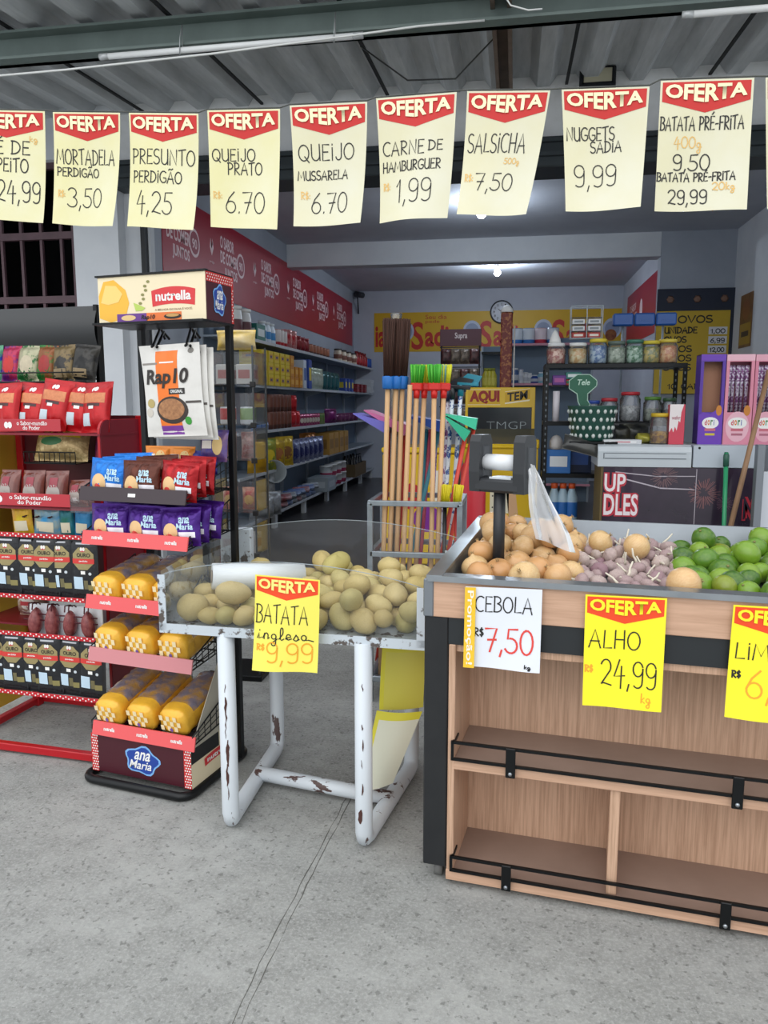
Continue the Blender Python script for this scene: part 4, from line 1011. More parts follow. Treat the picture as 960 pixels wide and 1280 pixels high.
# sliced ham packs
def ham():
    b = B().box(-.056, .056, -.004, .0, 0, .245, c=.0015)
    b.grid(lambda u, v: (-.05+.1*u, -.004-.010*math.sin(math.pi*u)**.5*math.sin(math.pi*v)**.35, .012+v*.222), 12, 18)
    return b
hp = tag(obj('ham_packet', ham(), [foil('26272a', var=.3, scale=20, hx2='3a3c40', rough=.25)]), '', 'ham packet', 'sliced ham packs in two rows')
SH = lambda u, v, o: (-.05+.1*u, -.0045-.010*math.sin(math.pi*min(max(u, 0), 1))**.5*math.sin(math.pi*min(max(v, 0), 1))**.35-o, .012+v*.222)
octo = [(.5+.46*math.cos(R(22.5+45*k)), .69+.215*math.sin(R(22.5+45*k))) for k in range(8)]
octo = [(octo[i][0]+(octo[(i+1) % 8][0]-octo[i][0])*f, octo[i][1]+(octo[(i+1) % 8][1]-octo[i][1])*f) for i in range(8) for f in (0, .5)]
g = [(fan(octo), goldp, 1), (rect(.06, .60, .94, .69, 8, 2), M('d03a34', .4), 2), (fit('OURO', .26, .72, .80, .79, .02), blackp, 2), (fit('perdigão', .36, .625, .70, .665, .02), whitep, 3),
     (ell(.45, .86, .05, .035, 10, 2), M('e8e4e0', .4), 2), (ell(.55, .86, .05, .035, 10, 2), M('e8e4e0', .4), 2), (ell(.5, .83, .1, .02, 10, 1), M('c0333a', .4), 1.6), (rect(.22, .945, .8, .975, 5, 1), M('b9bcc2', .4), 1),
     (rect(.06, .14, .46, .36, 5, 4), M('bfd6e6', .4), 1), (rect(.5, .14, .66, .30, 3, 2), M('6f6848', .4), 1), (rect(.66, .12, .94, .22, 3, 2), M('8a8150', .4), 1), (rect(.40, .41, .58, .47, 3, 1), whitep, 1.5), (ell(.76, .42, .06, .028, 10, 1), M('c9d2d8', .4), 1)]
decal('printed_label', SH, g, hp)
hams = [(x, 0) for x in (.027, -.085, -.155, -.235, -.335, -.43)]+[(x, 1) for x in (.03, -.075, -.165, -.25, -.335, -.43)]
for i, (x, r_) in enumerate(hams):
    n = i % 6
    hp.scale = (1.1, 1, 1.0); place(hp, rl(RF, x, .012+.006*(n % 2), (.682, .272)[r_]), (R(-1), R(q.uniform(-2, 2)), R(RF[1])), '%s black and gold ham packet in the %s row of the red stand' % (('rightmost', 'second from right', 'third from right', 'fourth from right', 'fifth from right', 'leftmost')[n], ('upper', 'lower')[r_]), i == 0)
# salami on hooks over a white board
obj('white_board', B().box(-.29, .055, .065, .072, .50, .635, c=.002), M('eef1f6', .5), t)
obj('grey_board', B().box(-.30, .03, .20, .208, .64, .70, c=.002), M('63696b', .5), t)
for i, x in enumerate((-.245, -.155, -.075, .015)):
    hb = B()
    for d in (-.009, .009): hb.tube([(x+d, .10, .60), (x+d, .055, .64), (x+d, .02, .645), (x+d+.012, -.0, .625)], .0028, 5)
    obj('hook', hb, M('4d1420', .4, .3), t)
obj('wire_rail', B().tube([(-.29, .03, .60), (.055, .03, .60)], .003, 5).tube([(-.29, .03, .575), (.055, .03, .575)], .003, 5), M('4d1420', .4, .3), t)
sal = blob(.03, .026, .058, 3, .05).mesh('salami', [M('6d2a2e', .35, var=.7, scale=50, hx2='a3605c')])
for i, x in enumerate((-.24, -.16, -.075, .01)):
    o = bpy.data.objects.new('salami', sal); COL.objects.link(o); o.location = rl(RF, x, .035, .565); o.rotation_euler = (0, R(q.uniform(-8, 8)), q.uniform(0, 3)); o.scale = (1, 1, 1.25 if i == 1 else 1)
    tag(o, '%s dark red salami hung between the two ham rows' % lr(i, 4), 'salami', 'salami on the hooks')
# packed ham joints on the middle shelf
hjb, hjF = pillow(.105, .135, .06, 9, wr=.15)
hj = hjb().mesh('smoked_ham', [M('5a261c', .28, var=.8, scale=12, hx2='8e5044', coat=.5)])
lbm = M('d8d0cc', .4)
for i, x in enumerate((-.36, -.245, -.135, -.03)):
    o = bpy.data.objects.new('smoked_ham', hj); COL.objects.link(o); o.location = rl(RF, x, .07, 1.044); o.rotation_euler = (R(-12), R(q.uniform(-10, 10)), R(RF[1]+q.uniform(-15, 15))); o.scale = (1, 1, 1.05 if i < 3 else .8)
    tag(o, '%s brown wrapped ham joint on the middle shelf of red stand' % lr(i, 4), 'ham', 'smoked ham joints')
    Sx = lambda u, v, d: hjF(.15+.7*u, .1+.8*v, d+.0012)
    decal('printed_label', Sx, [(ell(.5, .3, .45, .3, 14, 2), M('a9a19a', .4), 1), (rect(.3, .5, .8, .85, 4, 3), M('8e2f3c', .4), 1), (rect(.4, .1, .75, .26, 3, 2), whitep, 2)], o)
# red bean-colour snack bags
def bagp(name, cat, w, h, th, hx, h2, grp, gs, seed, scale=10, thr=None):
    bd, F = pillow(w, h, th, seed, wr=.2)
    o = tag(obj(name, bd(), [foil(hx, var=.6, scale=scale, hx2=h2, thr=thr)]), '', cat, grp)
    if gs: decal('printed_label', F, gs, o)
    return o
rg = [(rect(.12, .56, .88, .76, 10, 5), M('d98b5c', .5, var=.7, scale=30, hx2='a8542f'), 1), (ell(.42, .84, .06, .05, 10, 2), whitep, 1), (ell(.54, .84, .06, .05, 10, 2), whitep, 1), (rect(.3, .49, .75, .55, 6, 2), M('3c1416', .4), 1.5),
      (rect(.14, .12, .42, .36, 5, 5), M('c5d4dc', .4), 1), (rect(.38, .44, .56, .5, 3, 1), whitep, 2)]
rbg = bagp('snack_bag', 'snack bag', .15, .215, .06, 'c40d18', '82060e', 'red snack bags on the upper shelf', rg, 51)
for i, x in enumerate((-.50, -.39, -.27, -.155, -.055)):
    place(rbg, rl(RF, x, .235+.02*(i % 2), 1.332+(.012 if i == 2 else 0)), (R(-14), R(q.uniform(-3, 10)), R(RF[1]+q.uniform(-8, 8))), '%s bright red snack bag on the upper shelf of red stand' % lr(i, 5), i == 0)
tops_ = [('14349a', '5ea82a', 'blue and green striped snack bag', .14), ('5c146a', 'c41f1c', 'purple and red snack bag', .10), ('0f5a24', 'c8bca0', 'green snack bag with red fruit print', .12), ('126a26', 'a0201c', 'green and red snack bag', .10), ('22201e', '8a7448', 'black and tan snack bag', .12), ('0c0c0e', '3a3834', 'glossy black snack bag', .13)]
for i, (a, b_, lb, w) in enumerate(tops_):
    o = bagp('snack_bag', 'snack bag', w, .165, .05, a, b_, 'assorted bags on the top shelf', [(ell(.5, .45, .3, .25, 16, 3), M(b_, .4, var=.5, scale=30), 1)] if 0 < i < 4 else [(rect(.15, .1, .7, .32, 6, 3), M('8d7a5a', .4), 1)] if i > 3 else None, 60+i, 16, (.45, .5))
    o.location = rl(RF, (-.70, -.59, -.50, -.41, -.315, -.22)[i], .40, 1.548); o.rotation_euler = (R(-12), R(q.uniform(-6, 6)), R(RF[1])); o['label'] = lb+' on the top shelf of the red stand'
# middle basket and hanging packs
obj('basket', B().tube([(-.38, .20, 1.25), (-.13, .20, 1.25)], .003, 5).tube([(-.38, .20, 1.205), (-.13, .20, 1.205)], .003, 5).box(-.38, -.13, .20, .40, 1.2, 1.204), bmet, t)
bw = B()
for k in range(11): bw.tube([(-.38+.025*k, .20, 1.205), (-.38+.025*k, .20, 1.25)], .0018, 5)
obj('basket_wire', bw, bmet, t)
o = bagp('pasta_bag', 'pasta bag', .27, .155, .10, 'd8c08a', '9a7a48', 'packs in the middle basket', [(rect(.1, .62, .9, .9, 10, 4), M('e6c92c', .4), 1), (fit('mas', .25, .64, .62, .86, .04, .2), M('b3242a', .4), 2), (ell(.4, .5, .22, .12, 12, 2), M('3f7a4a', .4), 1)], 71, 40, (.42, .5))
o.location = rl(RF, -.255, .27, 1.207); o.rotation_euler = (R(-18), 0, R(RF[1])); o['label'] = 'pasta bag with yellow top lying in the wire basket of the red stand'
o = bagp('snack_bag', 'snack bag', .10, .13, .05, '9a1c26', '2a3a7a', 'packs in the middle basket', [(ell(.5, .5, .2, .3, 12, 2), M('d8b060', .4), 1)], 72, 20)
o.location = rl(RF, -.06, .30, 1.18); o.rotation_euler = (R(-8), 0, R(RF[1])); o['label'] = 'small dark red and blue bag beside the side board of the red stand'
for i, (a, b_, w, x, lb) in enumerate((('e3c52a', 'c9402c', .10, -.31, 'yellow seasoning packet'), ('3a9ad0', 'd8c45a', .13, -.20, 'light blue seasoning packet'), ('1f6f5c', '2a86b8', .07, -.10, 'dark green seasoning packet'), ('2a86b8', '1c5a94', .085, -.03, 'teal blue seasoning packet'))):
    o = bagp('seasoning_packet', 'packet', w, .14, .03, a, b_, 'packs hung under the middle shelf', [(rect(.15, .2, .8, .5, 6, 3), M('e6dcc0', .4), 1)], 80+i, 18)
    o.location = rl(RF, x, .09, .905); o.rotation_euler = (0, R(q.uniform(-4, 4)), R(RF[1])); o['label'] = lb+' hung under the smoked hams'
    hb = B()
for x in (-.30, -.24, -.18):
    obj('hook', B().tube([(x, .44, 1.0), (x, .10, .985), (x+.01, .06, .995), (x+.03, .06, 1.0)], .003, 5).tube([(x+.012, .44, 1.0), (x+.012, .10, .985)], .003, 5), M('3a1018', .4, .3), t)
# netted pieces at the left of the rows
o = bagp('netted_ham', 'ham', .15, .15, .10, 'b4a08c', '8e2a30', 'packs in the middle basket', [(ell(.5, .4, .32, .25, 14, 2), M('d8d2c8', .4), 1), (rect(.3, .38, .72, .5, 5, 2), M('b0262c', .4), 2)], 91, 30)
o.location = rl(RF, -.42, .25, .52); o.rotation_euler = (0, 0, R(RF[1])); o['label'] = 'netted ham in clear wrap behind the lower ham row at left picture edge'
obj('wire_shelf', B().box(-.62, .02, .14, .44, .508, .516), redd, t)
def at2(px, py, y): return at(px, py, (0, y), 0)
# ------------------------------------------------------------------ broom rack
galv = M('a9b3bb', .35, .7, var=.6, scale=14, hx2='7f8991')
x0, x1, y0, y1, zt = -.66, -.235, 3.56, 3.92, .985
t = thing('broom_rack', 'galvanised square tube rack holding brooms upside down behind the potato table', 'broom rack', (0, 0, 0))
s = .0125
for x in (x0, x1):
    for y in (y0, y1): obj('leg', B().box(x-s, x+s, y-s, y+s, 0, zt, c=.002), galv, t)
for nm, z in (('top_rail', zt), ('middle_rail', .74), ('bottom_rail', .12)):
    b = B()
    for y in (y0, y1): b.box(x0, x1, y-s, y+s, z-s, z+s, c=.002)
    for x in (x0, x1): b.box(x-s, x+s, y0, y1, z-s, z+s, c=.002)
    obj(nm, b, galv, t)
obj('floor_plate', B().box(x0, x1, y0, y1, .10, .106), galv, t)
stick = M('d9b183', .55, var=.5, scale=6, hx2='c09566', stretch=(8, 8, .6))
brown = M('4a2c20', .8, var=.8, scale=40, hx2='2c1a13', stretch=(6, 6, .3)); bcol = M('1f6fc0', .4); rcap = M('d8261f', .4)
def bristles(w0, w1, d0, d1, h, n, cols, seed):
    q = random.Random(seed); b = B()
    for k in range(n):
        u = q.uniform(-.5, .5); v = q.uniform(-.5, .5)
        b.tube([(u*w0, v*d0, 0), (u*w1*q.uniform(.96, 1.04), v*d1, h*q.uniform(.94, 1.02))], q.uniform(.0022, .0034), 4, m=q.randrange(cols))
    return b
def broom(kind, a, bt, lb, mats=None, seed=0):
    """a = top of the stick (collar), bt = point lower on the stick"""
    d = (a-bt).normalized(); foot = a-d*((a.z-.112)/d.z)
    if kind == 'bare': return tag(obj('wooden_stick', B().tube([(0, 0, 0), a-foot], .0115, 10), stick, None, foot), lb, 'stick')
    t = thing('broom', lb, 'broom', foot, 0, 'upside down brooms in the rack')
    A_ = a-foot
    obj('handle', B().tube([(0, 0, 0), A_], .0115, 10), stick, t)
    rot_ = Vector((0, 0, 1)).rotation_difference(d).to_euler()
    if kind == 'straw':
        c = obj('collar', B().lathe([(.022, -.005), (.026, .0), (.028, .05), (.024, .055)], 14), bcol, t, A_, rot_)
        obj('bristles', bristles(.036, .058, .04, .05, .265, 130, 1, seed), brown, t, A_+d*.05, rot_)
    else:
        c = obj('head_cap', B().box(-.030, .030, -.02, .02, -.006, .034, c=.008).lathe([(.014, -.04), (.016, 0)], 10), rcap, t, A_, rot_)
        obj('bristles', bristles(.05, .066, .034, .045, .085, 110, len(mats), seed), mats, t, A_+d*.03, rot_)
    return t
tp = (484.6, 495, 503, 512.6, 521, 530.6, 542.8, 554.8); bt_ = (479, 486.5, 495.4, 503.8, 512, 520, 538.8, 546.3)
gr = M('3fae2e', .5); ye = M('d9d62a', .5); te = M('2f9bb8', .5); gr2 = M('2c7d3a', .5)
kinds = [('straw', None, 'brown straw broom with blue collar, leftmost in the rack'), ('straw', None, 'brown straw broom with blue collar, second from left in the rack'), ('straw', None, 'brown straw broom with blue collar, third from left in the rack'),
         ('bare', None, 'bare wooden stick between the straw brooms and the bright brooms'), ('soft', [gr, M('5fc43c', .5)], 'bright green bristled broom next to the straw brooms'), ('soft', [ye, M('b9c22a', .5)], 'yellow bristled broom between two green ones'),
         ('soft', [gr, M('55bb3a', .5)], 'bright green bristled broom right of the first yellow one'), ('soft', [ye, ye, te], 'yellow and teal bristled broom, rightmost of the bright brooms')]
for i, (k, ms, lb) in enumerate(kinds):
    Yb = 3.60+.02*(i % 3)
    topy = 485 if k == 'straw' else (481 if i == 3 else 487)
    broom(k, at2(tp[i], topy, Yb), at2(bt_[i], 706, Yb), lb, ms, i)
# patterned handles with other tools behind
flo = M('dfe6ee', .4, var=1, scale=38, hx2='3a5c9c', thr=(.52, .54)); flo2 = M('e4dfe8', .4, var=1, scale=38, hx2='8a4a7c', thr=(.52, .54)); redh = M('cf4434', .4); teh = M('3f8a9c', .4); pinkh = M('c9546a', .4)
def rod(b, p, foot, r=.011, m=0): b.tube([p, foot], r, 9, m=m)
def squeegee(px, lb, mh, col, pyt=484, headed=True, Y=3.78):
    p = at2(px[0], pyt, Y); l = at2(px[1], 640, Y); d = (p-l).normalized(); foot = p-d*((p.z-.112)/d.z)
    t = thing('squeegee', lb, 'squeegee', foot, 0, 'patterned handles in the rack')
    obj('handle', B().tube([(0, 0, 0), p-foot], .0105, 10), mh, t)
    obj('head', B().box(-.02, .085, -.014, .014, 0, .018, c=.004).prism([(-.02, .018), (.085, .018), (.10, .05), (.03, .06)], -.006, .006).tube([(0, 0, -.05), (0, 0, .004)], .015, 10), col, t, p-foot, (0, R(4), R(-10)))
squeegee((576.5, 566), 'squeegee with teal head on a blue floral handle', flo, M('1f7f96', .35), 482)
squeegee((566, 556), 'dark headed squeegee on a blue floral handle', flo, M('20242a', .4), 486)
squeegee((561, 551), 'dark headed squeegee on a purple floral handle behind the bright brooms', flo2, M('2a3550', .4), 489, Y=3.82)
def dustpan(name, lb, tip, tail, depth, col, hm, foot_px, Y):
    """long-handled dustpan stuck in upside down: tip and tail are the ends of its tray"""
    a, b_ = at2(*tip, Y), at2(*tail, Y); u = (b_-a); L = u.length; u.normalize(); v = Vector((0, 1, 0)); w = u.cross(v).normalized()
    if w.z < 0: w = -w
    f = at2(foot_px[0], foot_px[1], Y); d = (b_-f).normalized(); foot = b_-d*((b_.z-.112)/d.z)
    t = thing('dustpan', lb, 'dustpan', foot, 0, 'long handled dustpans in the rack')
    T = Matrix.Translation(a-foot) @ Matrix((u, v, w)).transposed().to_4x4()
    b = B().add([(0, -depth*.6, 0), (L, -depth*.4, 0), (L, depth*.4, 0), (0, depth*.6, 0), (0, -depth*.6, .004), (L, -depth*.4, .004), (L, depth*.4, .004), (0, depth*.6, .004)], [(0, 1, 2, 3), (4, 5, 6, 7), (0, 1, 5, 4), (2, 3, 7, 6), (0, 3, 7, 4), (1, 2, 6, 5)], T=T)
    for s_ in (-1, 1): b.add([(0, s_*depth*.6, 0), (L, s_*depth*.4, 0), (L, s_*depth*.4, -.05), (L*.2, s_*depth*.57, -.01)], [(0, 1, 2, 3)], T=T)
    b.add([(L, -depth*.4, 0), (L, depth*.4, 0), (L, depth*.4, -.05), (L, -depth*.4, -.05)], [(0, 1, 2, 3)], T=T)
    obj('pan', b, col, t)
    obj('handle', B().tube([T @ Vector((L-.01, 0, -.03)), (0, 0, 0)], .0105, 9), hm, t)
dustpan('dustpan', 'violet dustpan sticking out leftmost from the broom rack', (447, 517), (488, 529), .2, M('7a78d8', .35), redh, (484, 640), 3.80)
dustpan('dustpan', 'pink dustpan sticking out left above the violet one', (460, 513), (512, 532), .2, M('d774a4', .35), redh, (497, 640), 3.84)
dustpan('dustpan', 'blue dustpan between the broom handles in the middle of the rack', (512, 520), (553, 527), .2, M('2454b4', .3), teh, (527, 640), 3.80)
dustpan('dustpan', 'pale green dustpan, upper one at right end of the rack', (557, 518), (597, 524), .12, M('3fc49c', .35), redh, (572, 640), 3.72)
dustpan('dustpan', 'pale green dustpan, lower one at right end of the rack', (557, 521), (588, 540), .10, M('35b890', .35), redh, (566, 640), 3.68)
for i, (a, b_, m, lb) in enumerate(((487, 482, redh, 'red mop handle behind the leftmost brooms'), (533, 526, teh, 'teal mop handle behind the middle brooms'), (508, 501, redh, 'red mop handle behind the green brooms'), (545, 540, M('a98ac0', .4, var=1, scale=40, hx2='5c3f7c', thr=(.5, .53)), 'purple patterned mop handle in the rack'), (538, 530, pinkh, 'pink mop handle behind the middle brooms'))):
    p = at2(a, 540, 3.86); l = at2(b_, 640, 3.86); d = (p-l).normalized(); foot = p-d*((p.z-.112)/d.z)
    tag(obj('mop_handle', B().tube([(0, 0, 0), p-foot], .0105, 9).lathe([(.0105, 0), (.012, .0), (.010, .012), (.001, .016)], 9, T=Matrix.Translation(p-foot)), m, None, foot), lb, 'mop handle', 'mop handles in the rack')
yb_ = M('e0cf1e', .5)
for i, (px, lb) in enumerate(((556, 'yellow bristled hand brush, left one at right end of rack'), (571, 'yellow bristled hand brush, right one at right end of rack'))):
    p = at2(px, 631, 3.60)
    t = thing('hand_brush', lb, 'brush', (p.x, p.y, .112), 0, 'yellow hand brushes')
    h = p.z-.112
    obj('handle', B().tube([(0, 0, 0), (0, 0, h)], .010, 9), M('b03030' if i else '202022', .4), t)
    obj('head', B().box(-.021, .021, -.02, .02, h-.012, h+.012, c=.004), M('141416', .4), t)
    obj('bristles', bristles(.034, .046, .03, .04, .085, 90, 1, 70+i), yb_, t, (0, 0, h+.01), (0, R(6), 0))
# tall wrapped cane bundle behind the straw brooms
p = at2(495, 392, 3.80)
t = thing('wrapped_bundle', 'tall clear wrapped bundle of yellow canes rising behind straw brooms', 'cane bundle', (p.x-.02, 3.80, .112))
h = p.z-.112
obj('canes', B().tube([(0, 0, 0), (.02, 0, h-.06)], .014, 8).tube([(.012, .01, 0), (.026, .01, h-.09)], .012, 8), M('b9a05c', .5, var=.8, scale=30, hx2='6d5424', stretch=(3, 3, .4)), t)
obj('wrap', B().lathe([(.022, h*.3), (.024, h*.6), (.022, h-.05), (.03, h)], 10, T=Matrix.Shear('XY', 4, (.012, 0))), film, t)
# ------------------------------------------------------------------ things that stock the shop
def shared(name, me, loc, rz, lb, cat, grp, scale=None):
    o = bpy.data.objects.new(name, me); COL.objects.link(o); o.location = loc; o.rotation_euler = (0, 0, R(rz))
    if scale: o.scale = scale if isinstance(scale, tuple) else (scale,)*3
    return tag(o, lb, cat, grp)
def m_can(r, h, body, band=None, lid='b9bcc0'):
    return B().lathe([(r*.94, 0), (r, .006), (r, h*.25), (r*1.004, h*.26), (r*1.004, h*.75), (r, h*.76), (r, h-.008), (r*.95, h-.004), (r*.95, h), (r*.85, h), (r*.84, h-.004), (.001, h-.004)], 14, m=[0, 0, 0, 1, 1, 1, 0, 2, 2, 2, 2]).mesh('can', [M(body, .35), M(band or body, .4), M(lid, .3, .6)])
def m_box(w, d, h, face, lab=None, lab2=None):
    b = B().box(-w/2, w/2, -d/2, d/2, 0, h, c=.003); ms = [M(face, .45)]
    if lab:
        for T in (Matrix.Identity(4), Matrix.Rotation(R(90), 4, 'Z')):
            ww, dd = (w, d) if T == Matrix.Identity(4) else (d, w)
            b.add([(-ww*.36, -dd/2-.0012, h*.28), (ww*.36, -dd/2-.0012, h*.28), (ww*.36, -dd/2-.0012, h*.72), (-ww*.36, -dd/2-.0012, h*.72)], [(0, 1, 2, 3)], 1, T=T)
            if lab2: b.add([(-ww*.2, -dd/2-.002, h*.4), (ww*.2, -dd/2-.002, h*.4), (ww*.2, -dd/2-.002, h*.6), (-ww*.2, -dd/2-.002, h*.6)], [(0, 1, 2, 3)], 2, T=T)
        ms += [M(lab, .45)]
        if lab2: ms += [M(lab2, .45)]
    return b.mesh('carton', ms)
def m_bottle(r, h, body, lab, cap, neck=.4):
    return B().lathe([(r*.9, 0), (r, .01), (r, h*.2), (r*1.01, h*.21), (r*1.01, h*.55), (r, h*.56), (r, h*.66), (r*neck, h*.86), (r*neck, h*.88), (r*neck*1.15, h*.88), (r*neck*1.15, h), (.001, h)], 14, m=[0, 0, 0, 1, 1, 0, 0, 0, 2, 2, 2]).mesh('bottle', [M(body, .3), M(lab, .45), M(cap, .4)])
def m_bag(w, h, t, hx, h2, seed, scale=14, lab=None):
    bd, F = pillow(w, h, t, seed, 12, 14, wr=.2); b = bd(); ms = [foil(hx, var=.7, scale=scale, hx2=h2)]
    if lab:
        g = ell(.5, .45, .32, .22, 14, 2); b.add([F(a, c, .001) for a, c in g[0]], g[1], 1, True); ms.append(M(lab, .4))
    return b.mesh('bag', ms)
def jar(lb, loc, r, h, fill, lid, grp, fill2=None, lidh=.02, fh=.8):
    t = thing('sweet_jar', lb, 'jar', loc, 0, grp)
    obj('glass_body', B().lathe([(r*.92, 0), (r, .012), (r, h*.84), (r*.84, h*.93), (r*.84, h)], 18), jarm, t)
    obj('lid', B().lathe([(r*.9, h-.004), (r*.9, h+lidh), (r*.84, h+lidh+.004), (.001, h+lidh+.004)], 18), M(lid, .4), t)
    if fill: obj('contents', B().lathe([(r*.86, .006), (r*.92, .015), (r*.92, h*fh), (r*.5, h*fh+.01), (.001, h*fh+.005)], 16), M(fill, .5, var=1, scale=28, hx2=fill2 or fill, thr=(.45, .55), bump=.6), t)
    return t
def yx(px, X):      # how far along the left wall a sight line meets the upright plane x = X
    a = (px-480)/960; dx, dy = -sf*cp+cf*a, cf*cp+sf*a; b = 0
    return X*dy/dx
# ------------------------------------------------------------------ left wall: grey shelf units
shm = M('9aa5b0', .4, .2, var=.3, scale=3, hx2='828d99'); bpm = M('6d7f92', .6); lipm2 = M('b9bfc6', .35)
ZS = (2.13, 1.655, 1.16, .70, .20)
Yb = [7.35, 8.65, 9.95, 11.25, 12.55, 13.85, 14.95]
for i in range(6):
    ya, yb2_ = Yb[i], Yb[i+1]
    t = thing('shelf_unit', '%s grey metal shelf unit in the run along the left wall' % nf(i, 6), 'shelf unit', (-2.9, ya, 0), 0, 'grey shelf units on the left wall')
    L = yb2_-ya
    obj('back_panel', B().box(-.185, -.17, 0, L, .1, 2.25), bpm, t)
    for y in (0, L-.03): obj('upright', B().box(-.17, -.14, y, y+.03, 0, 2.25), shm, t)
    for j, z in enumerate(ZS):
        s_ = obj('shelf', B().box(-.17, .19, .005, L-.005, z-.02, z, c=.002), shm, t)
        obj('price_rail', B().box(.19, .2, .005, L-.005, z-.03, z+.004, c=.002), lipm2, s_)
        if j in (1, 2, 3): obj('bracket', B().prism([(-.15, z-.02), (.15, z-.02), (-.15, z-.1)], L-.016, L-.010), shm, s_)
    for y in (.0, L-.045): obj('leg', B().box(.12, .17, y, y+.045, 0, .18), M('c3c8cc', .4), t)
X0 = -2.80
# top shelf
z = ZS[0]
for i, px in enumerate((300, 311)): shared('tall_tub', m_bottle(.075, .30, 'd7d8d8', '5b2c33', 'dcdcda', .85) if i == 0 else bpy.data.meshes['bottle'], (X0, yx(px, X0), z), 0, '%s white tub with brown label on the top shelf behind the cream header' % ('nearer', 'farther')[i], 'tub', 'white tubs on the top shelf')
shared('carton', m_box(.14, .3, .18, '1f6e66', 'cfd8d8'), (X0, yx(324, X0), z), 0, 'teal carton on the top shelf beside the white tubs', 'carton', None)
mb = m_bottle(.055, .24, 'cdd8e2', '2f7fb8', 'd5dade', .7)
for i, px in enumerate((332, 337.5, 343)): shared('bottle', mb, (X0, yx(px, X0), z), 0, '%s white and blue bottle on the top shelf' % nf(i, 3), 'bottle', 'white and blue bottles on the top shelf')
rb1 = m_can(.06, .2, 'a81f26', 'c8c0bc'); rb2 = m_bag(.18, .24, .08, 'b31f28', 'd8cfc8', 5, 9); rb3 = m_bag(.16, .2, .08, '8c1a22', '5a0f16', 6, 9); rb4 = m_can(.06, .14, '4a2a22', '9c5a3a', '3a2a26')
for i, px in enumerate((349, 353, 357)): shared('can', rb1, (X0, yx(px, X0), z), 0, '%s red can on the top shelf' % nf(i, 3), 'can', 'red cans on the top shelf')
for i, px in enumerate((362, 368)): shared('bag', rb2, (X0, yx(px, X0), z), 60, '%s red and white bag on the top shelf' % ('nearer', 'farther')[i], 'bag', 'red and white bags on the top shelf')
for i, px in enumerate((374, 379, 384)): shared('bag', rb3, (X0, yx(px, X0), z), 60, '%s dark red bag on the top shelf' % nf(i, 3), 'bag', 'dark red bags on the top shelf')
for i, px in enumerate((389, 393, 397, 401, 405, 409)): shared('can', rb4, (X0, yx(px, X0), z), 0, '%s small brown can on the top shelf' % nf(i, 6), 'can', 'small brown cans on the top shelf')
mj = m_bottle(.07, .20, 'd3c4ae', '7a4a3a', '3a3230', .8); ms_ = m_bottle(.06, .26, '8e161c', 'b0242a', '7c1016', .5); mbl = m_can(.07, .18, '24458f', '2f5cb0', '24458f')
for i, px in enumerate((424, 430, 436, 442)): shared('jar', mj, (X0, yx(px, X0), z), 0, '%s beige jar with dark lid on the top shelf' % nf(i, 4), 'jar', 'beige jars on the top shelf')
for i, px in enumerate((446.5, 450, 453, 456)): shared('bottle', ms_, (X0, yx(px, X0), z), 0, '%s dark red sauce bottle on the top shelf' % nf(i, 4), 'bottle', 'red sauce bottles on the top shelf')
for i, px in enumerate((458.5, 460.5)): shared('can', mbl, (X0, yx(px, X0), z), 0, '%s blue can at the far end of the top shelf' % ('nearer', 'farther')[i], 'can', 'blue cans on the top shelf')
# second shelf
z = ZS[1]
my = m_box(.26, .17, .125, 'd9bf2a', 'c8951f', '3a2c6a'); mo = m_box(.26, .15, .125, 'c8821f', 'e0a83a')
lev = ('bottom', 'middle', 'top')
for i, px in enumerate((321, 329, 336.5, 343.5, 350)):
    for k in range(3): shared('carton', my, (X0, yx(px, X0), z+.127*k), rnd.uniform(-2, 2), '%s yellow carton in the %s stack on the second shelf' % (lev[k], nf(i, 5)), 'carton', 'yellow cartons on the second shelf')
for i, px in enumerate((356, 361.5, 367)):
    for k in range(2 if i else 3): shared('carton', mo, (X0, yx(px, X0), z+.127*k), rnd.uniform(-2, 2), '%s orange carton in the %s stack on the second shelf' % (lev[k], nf(i, 3)), 'carton', 'orange cartons on the second shelf')
shared('carton', m_box(.24, .14, .36, 'c9d2dc', '3a62a8'), (X0, yx(373, X0), z), 0, 'white and blue tall carton beside the orange cartons', 'carton', None)
shared('carton', m_box(.24, .16, .38, '2a4aa0', 'd8c53a'), (X0, yx(379.5, X0), z), 0, 'blue tall carton with yellow mark on the second shelf', 'carton', None)
mw = m_bag(.26, .30, .10, 'c6cdc0', '5f7a52', 11, 9); mt = m_bag(.24, .28, .10, '1f5f62', '12383c', 12, 9)
for i, px in enumerate((388, 393.5, 399)): shared('bag', mw, (X0, yx(px, X0), z), 70, '%s white and green bag on the second shelf' % nf(i, 3), 'bag', 'white and green bags on the second shelf')
for i, px in enumerate((405, 410, 415, 420)): shared('bag', mt, (X0, yx(px, X0), z), 70, '%s dark teal bag on the second shelf' % nf(i, 4), 'bag', 'dark teal bags on the second shelf')
for i, px in enumerate((426, 430, 434)): shared('carton', bpy.data.meshes['carton.004'] if 'carton.004' in bpy.data.meshes else my, (X0, yx(px, X0), z), 0, '%s blue box beyond the teal bags' % nf(i, 3), 'carton', 'blue boxes on the second shelf', (.9, .9, .55))
mr = m_box(.28, .2, .07, '7c1f28', '9c3038')
for i, px in enumerate((439, 444, 448.5)):
    for k in range(2): shared('carton', mr, (X0, yx(px, X0), z+.072*k), 0, '%s dark red flat box of the %s pair on the second shelf' % (('lower', 'upper')[k], nf(i, 3)), 'carton', 'dark red flat boxes on the second shelf')
mwh = m_box(.3, .3, .06, 'c3c8cc')
